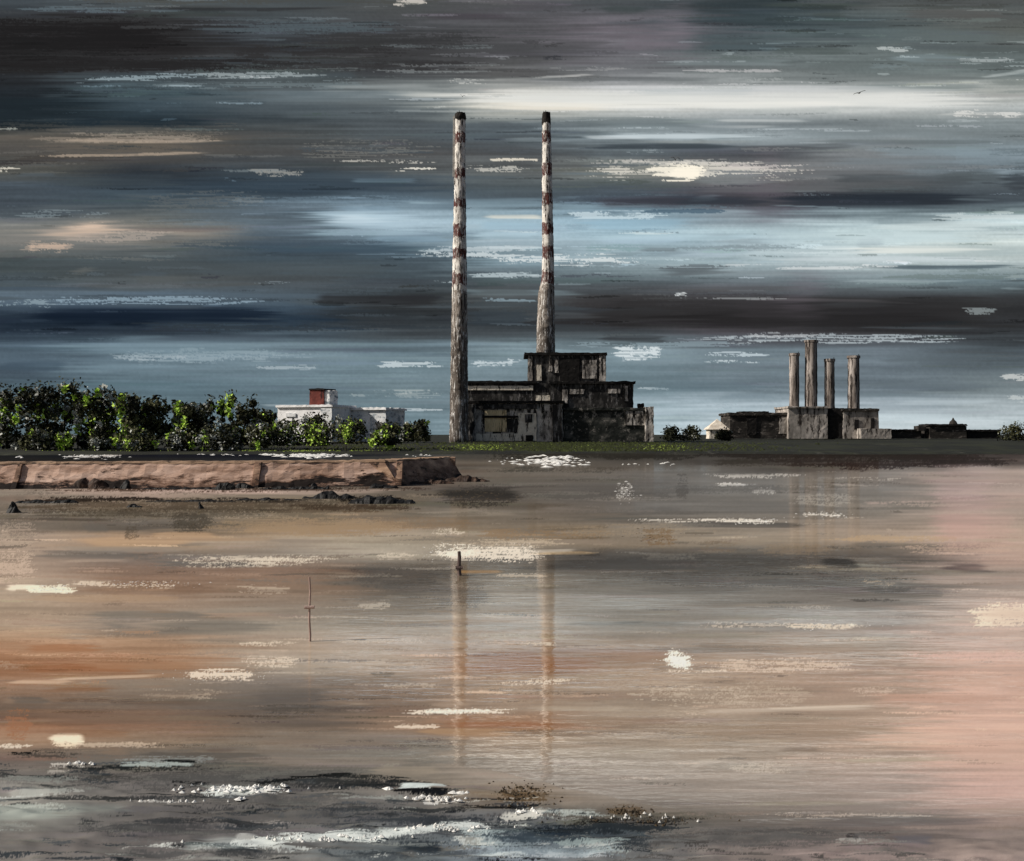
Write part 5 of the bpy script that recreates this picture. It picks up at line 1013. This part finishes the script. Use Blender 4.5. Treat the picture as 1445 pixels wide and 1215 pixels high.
def scatter(name, label, cat, mat, areas, size, zlift=0.03, thick=0.1, seed=1, aspect=1.5):
    """uncountable flecks lying on the surface as one object: low faceted dabs with real thickness"""
    r = random.Random(seed); bm = bmesh.new()
    for (X0, X1, Y0, Y1, n, mul) in areas:
        for _ in range(n):
            u = r.gauss(0, 0.36); v = r.gauss(0, 0.36)
            X = (X0 + X1) / 2 + u * (X1 - X0) * 0.75; Y = max(640.0, (Y0 + Y1) / 2 + v * (Y1 - Y0) * 0.75)
            d = EYE * F / (Y - HZ); c = Vector(((X - CX) * d / F, d, zlift)); s = size * mul * d / F * r.uniform(0.4, 1.6)
            m_ = r.randint(6, 9); asp = r.uniform(0.6, 1.7); ring = []
            for i in range(m_):
                a = 6.283 * i / m_ + r.uniform(-.3, .3); q = s * r.uniform(0.6, 1.2)
                ring.append(bm.verts.new(c + Vector((math.cos(a) * q * aspect * asp, math.sin(a) * q * 1.8, -0.05))))
            tp = bm.verts.new(c + Vector((r.uniform(-.3, .3) * s, 0, s * min(0.42, max(0.03, d / 420.0)))))
            for i in range(m_): bm.faces.new((ring[i], ring[(i + 1) % m_], tp))
    return tag(obj(name, bm, mat), label, cat, kind='stuff')
foam_and_glint_mat = scumble('white_foam_and_glint', [(0.3, L(206,202,194)), (0.6, L(236,234,228))], (0.5, 0.5, 0.5), bump=0.2)
scatter('foam', 'white foam dabs on the shore below the big power station', 'foam', foam_and_glint_mat, [(735, 822, 646, 658, 120, 1.9), (790, 818, 643, 648, 14, 1.8), (930, 950, 652, 657, 8, 1.5), (870, 935, 654, 657, 8, 0.9), (690, 730, 648, 655, 12, 0.9)], 1.5, seed=4)
scatter('surf', 'bright white surf on the dark channel behind the breakwater', 'surf', foam_and_glint_mat, [(368, 400, 640, 643, 26, 1.4), (400, 470, 640, 646, 120, 1.9), (465, 505, 640, 644, 20, 1.3), (255, 365, 640, 643, 26, 0.9), (560, 625, 640, 645, 14, 0.9), (80, 170, 641, 647, 60, 1.2), (25, 33, 644, 647, 6, 1.5)], 1.5, seed=5)
scatter('sea_foam', 'white foam crests on the waves in the foreground', 'foam', foam_and_glint_mat, [(270, 420, 1110, 1119, 60, 1.2), (330, 345, 1126, 1130, 6, 1.3), (585, 650, 1122, 1133, 34, 1.0), (545, 553, 1113, 1117, 4, 1.6), (635, 656, 1119, 1122, 6, 1.8), (90, 130, 1076, 1081, 10, 1.0), (170, 290, 1131, 1134, 20, 0.8), (720, 765, 1144, 1150, 16, 1.1), (340, 560, 1180, 1190, 40, 0.9), (560, 690, 1164, 1176, 36, 0.9), (800, 1000, 1150, 1160, 20, 0.6)], 1.3, 0.07, 0.12, seed=6, aspect=2.0)
scatter('glitter', 'pale flecks of foam and modelled glints on the wet sand flat', 'glint and foam flecks', foam_and_glint_mat, [(590, 690, 768, 790, 150, 0.7), (930, 985, 918, 946, 60, 0.8), (600, 720, 998, 1008, 80, 0.9), (1030, 1110, 731, 739, 40, 0.9), (1130, 1205, 722, 731, 40, 0.9), (865, 900, 684, 706, 40, 0.8), (250, 380, 946, 962, 120, 0.7), (100, 290, 820, 828, 80, 0.8), (1100, 1235, 878, 888, 50, 0.8), (40, 100, 826, 836, 40, 1.3)], 1.5, 0.015, 0.06, seed=7)  # glints on wet sand modelled as pale flecks, foam dabs among them
scatter('seaweed', 'brown-black seaweed strewn over the sand and shoreline', 'seaweed', weed_mat, [(690, 785, 1106, 1136, 160, 1.0), (855, 915, 1138, 1150, 80, 1.0), (610, 740, 690, 710, 90, 0.9), (235, 305, 722, 750, 90, 0.8), (770, 1015, 1152, 1164, 90, 0.9), (890, 950, 748, 768, 50, 0.8), (20, 200, 704, 726, 60, 0.7)], 1.6, 0.02, 0.08, seed=8)

grass_mat = leaf_mat('bright_grass', L(58,66,32), L(96,112,48), L(186,206,92))
dkgrass_mat = leaf_mat('dark_grass', L(34,36,22), L(58,64,34), L(84,92,48))
def bank_z(x, y):
    return float(np.interp(y - shore_y(x), [p[0] for p in prof], [p[1] for p in prof]))
def grass(label, areas, mat, seed):
    r = random.Random(seed); bm = bmesh.new()
    for (X0, X1, y0, y1, n, h) in areas:
        for _ in range(n):
            d = r.uniform(y0, y1); x = ((X0 + X1) / 2 + r.gauss(0, 0.3) * (X1 - X0) - CX) * d / F; z = bank_z(x, d) - 0.1
            w_ = h * r.uniform(0.3, 0.8); hh = h * r.uniform(0.4, 1.3); ln = r.uniform(-0.5, 0.5)
            q = [(x - w_, d, z), (x + w_, d - 0.1, z), (x + w_ * 0.7 + ln, d + 0.1, z + hh), (x - w_ * 0.6 + ln, d + 0.15, z + hh * r.uniform(0.6, 1.1))]
            bm.faces.new([bm.verts.new(k) for k in q])
    return tag(obj('grass', bm, mat), label, 'grass', kind='stuff')
grass('bright lime grass in patches along the far bank', [(640, 716, 440, 520, 260, 0.7), (40, 240, 420, 430, 90, 0.5), (300, 560, 420, 432, 200, 0.5), (895, 968, 440, 540, 170, 0.6), (720, 900, 430, 540, 70, 0.5), (345, 360, 425, 440, 20, 0.5), (530, 565, 440, 470, 60, 0.6)], grass_mat, 21)
grass('dark rough grass on the far bank', [(640, 980, 425, 590, 2600, 0.8), (980, 1100, 430, 560, 300, 0.6), (390, 640, 430, 520, 500, 0.7)], dkgrass_mat, 22)
# ------------------------------------------------------------------ uprights standing in for reflections, kite and birds
streak_mat = scumble('dark_reflection_streak', [(0.35, L(66,54,50)), (0.6, L(104,88,82))], (2, 2, 0.6), top=L(46,38,36), cut=0.58)
pale_streak_mat = scumble('pale_reflection_streak', [(0.35, L(140,118,108)), (0.6, L(176,152,142))], (2, 2, 0.6), top=L(104,86,80), cut=0.58)
def reflection_upright(label, X, Yb, Yt, wpx, bar=None, streak_mat=streak_mat):  # added upright in place of a dark reflection streak on the sand
    d = EYE * F / (Yb - HZ); k = px(d); b0 = Vector(((X - CX) * k, d, 0)); h = (Yb - Yt) * k
    root = thing('reflection_mark', label, 'reflection_mark', b0)
    bm = bmesh.new()
    for j in range(5):
        z0, z1 = -0.3 + (h + 0.3) * j / 5, -0.3 + (h + 0.3) * (j + 1) / 5; o0, o1 = math.sin(j * 2.0) * 0.02, math.sin((j + 1) * 2.0) * 0.02
        tube(bm, b0 + Vector((o0, 0, z0)), b0 + Vector((o1, 0, z1)), wpx * k * (0.5 - 0.03 * j), wpx * k * (0.5 - 0.03 * (j + 1)), 8)
    obj('shaft', bm, streak_mat, root)  # upright of the reflection stand-in
    if bar:
        bm = bmesh.new(); z = (Yb - bar[0]) * k; tube(bm, b0 + Vector((-bar[1] * k, -0.05, z)), b0 + Vector((bar[1] * k, -0.05, z + 0.02)), bar[2] * k, None, 8)
        obj('cross_streak', bm, streak_mat, root)
    return root
reflection_upright('thin upright with a crosspiece, standing in for the reflection of the red block', 437, 905, 814, 3.6, (857, 7, 2.4), pale_streak_mat)
reflection_upright('stubby dark upright standing in for the start of a chimney reflection', 648, 812, 778, 6.5, (801, 5, 2.6))

kite_mat = scumble('black_kite_cloth', [(0.35, L(20,22,24)), (0.6, L(44,46,48))], (1, 1, 1))
c = P(223, 561, 300); k = px(300)
kt = thing('kite', 'small dark arched kite in the air above the left grove', 'kite', c)
bm = bmesh.new(); rows = []
for i in range(15):
    a = math.radians(200 - 165 * i / 14); wd = 0.35 + 0.75 * math.sin(math.pi * (0.08 + 0.84 * i / 14))
    p = c + Vector((math.cos(a) * 5.2 * k, 0, math.sin(a) * 4.6 * k - 1.2 * k))
    rows.append([bm.verts.new(p + Vector((math.cos(a) * t_ * 0.12, y, math.sin(a) * t_ * 0.12))) for (y, t_) in ((-wd, -1), (-wd, 1), (wd, 1), (wd, -1))])
for a, b in zip(rows, rows[1:]):
    for q in range(4): bm.faces.new((a[q], a[(q + 1) % 4], b[(q + 1) % 4], b[q]))
bm.faces.new(rows[0]); bm.faces.new(list(reversed(rows[-1])))
obj('canopy', bm, kite_mat, kt)
bm = bmesh.new()
for i in (2, 7, 12):
    a = math.radians(200 - 165 * i / 14); tube(bm, c + Vector((math.cos(a) * 5 * k, 0, math.sin(a) * 4.4 * k - 1.2 * k)), c + Vector((0.6, 0, -9 * k)), 0.025, None, 4)
obj('lines', bm, kite_mat, kt)
bird_mat = scumble('dark_plumage', [(0.35, L(22,22,22)), (0.6, L(60,58,56))], (3, 3, 3), top=L(150,146,140), cut=0.66)
def bird(label, X, Y, span_px, d, roll, flap):
    """gull in flight: one continuous mesh of body and two wings"""
    c = P(X, Y, d); s = span_px * px(d) * 0.5
    me_pts = [(-0.0, 0.42, 0.02, .05), (0, 0.25, 0.03, .11), (0, 0, 0, .13), (0, -0.28, 0.0, .08), (0, -0.5, 0.02, .03)]
    bm = bmesh.new(); rings = []
    for (x, y, z, r) in me_pts:
        rings.append([bm.verts.new(c + Vector((x + r * math.cos(a), y, z + r * math.sin(a) * 0.9)) * s) for a in [6.283 * i / 8 for i in range(8)]])
    for a, b in zip(rings, rings[1:]):
        for i in range(8): bm.faces.new((a[i], b[i], b[(i + 1) % 8], a[(i + 1) % 8]))
    bm.faces.new(rings[0]); bm.faces.new(list(reversed(rings[-1])))
    for sgn in (-1, 1):
        sec = []
        for (u, zz, ch) in ((0.08, 0.02, 0.2), (0.45, flap * 0.5, 0.18), (0.8, flap * 0.45, 0.11), (1.05, flap * 0.25, 0.03)):
            sec.append([bm.verts.new(c + Vector((sgn * u, yy, zz + tz)) * s) for (yy, tz) in ((ch, 0), (0, 0.045), (-ch, 0), (0, -0.03))])
        for a, b in zip(sec, sec[1:]):
            for i in range(4): bm.faces.new((a[i], a[(i + 1) % 4], b[(i + 1) % 4], b[i]))
        bm.faces.new(sec[-1])
    bmesh.ops.recalc_face_normals(bm, faces=bm.faces)
    bmesh.ops.rotate(bm, verts=bm.verts, cent=c, matrix=__import__('mathutils').Matrix.Rotation(roll, 3, 'Y'))
    bmesh.ops.translate(bm, verts=bm.verts, vec=-c)
    o = obj('bird', bm, bird_mat); o.location = c
    return tag(o, label, 'bird', 'birds in the sky')
bird('dark bird hovering straight above the left tall chimney', 652.5, 136, 8, 170, 0.2, 0.9)
bird('dark bird right beside the middle of the left tall chimney', 662, 294, 7, 190, -0.2, 0.5)
bird('dark bird over the bright cream cloud patch', 953, 225, 13, 160, 0.15, 0.8)
bird('thin dark bird gliding on the pale cloud band at upper right', 1213, 131, 17, 200, -0.3, 0.25)
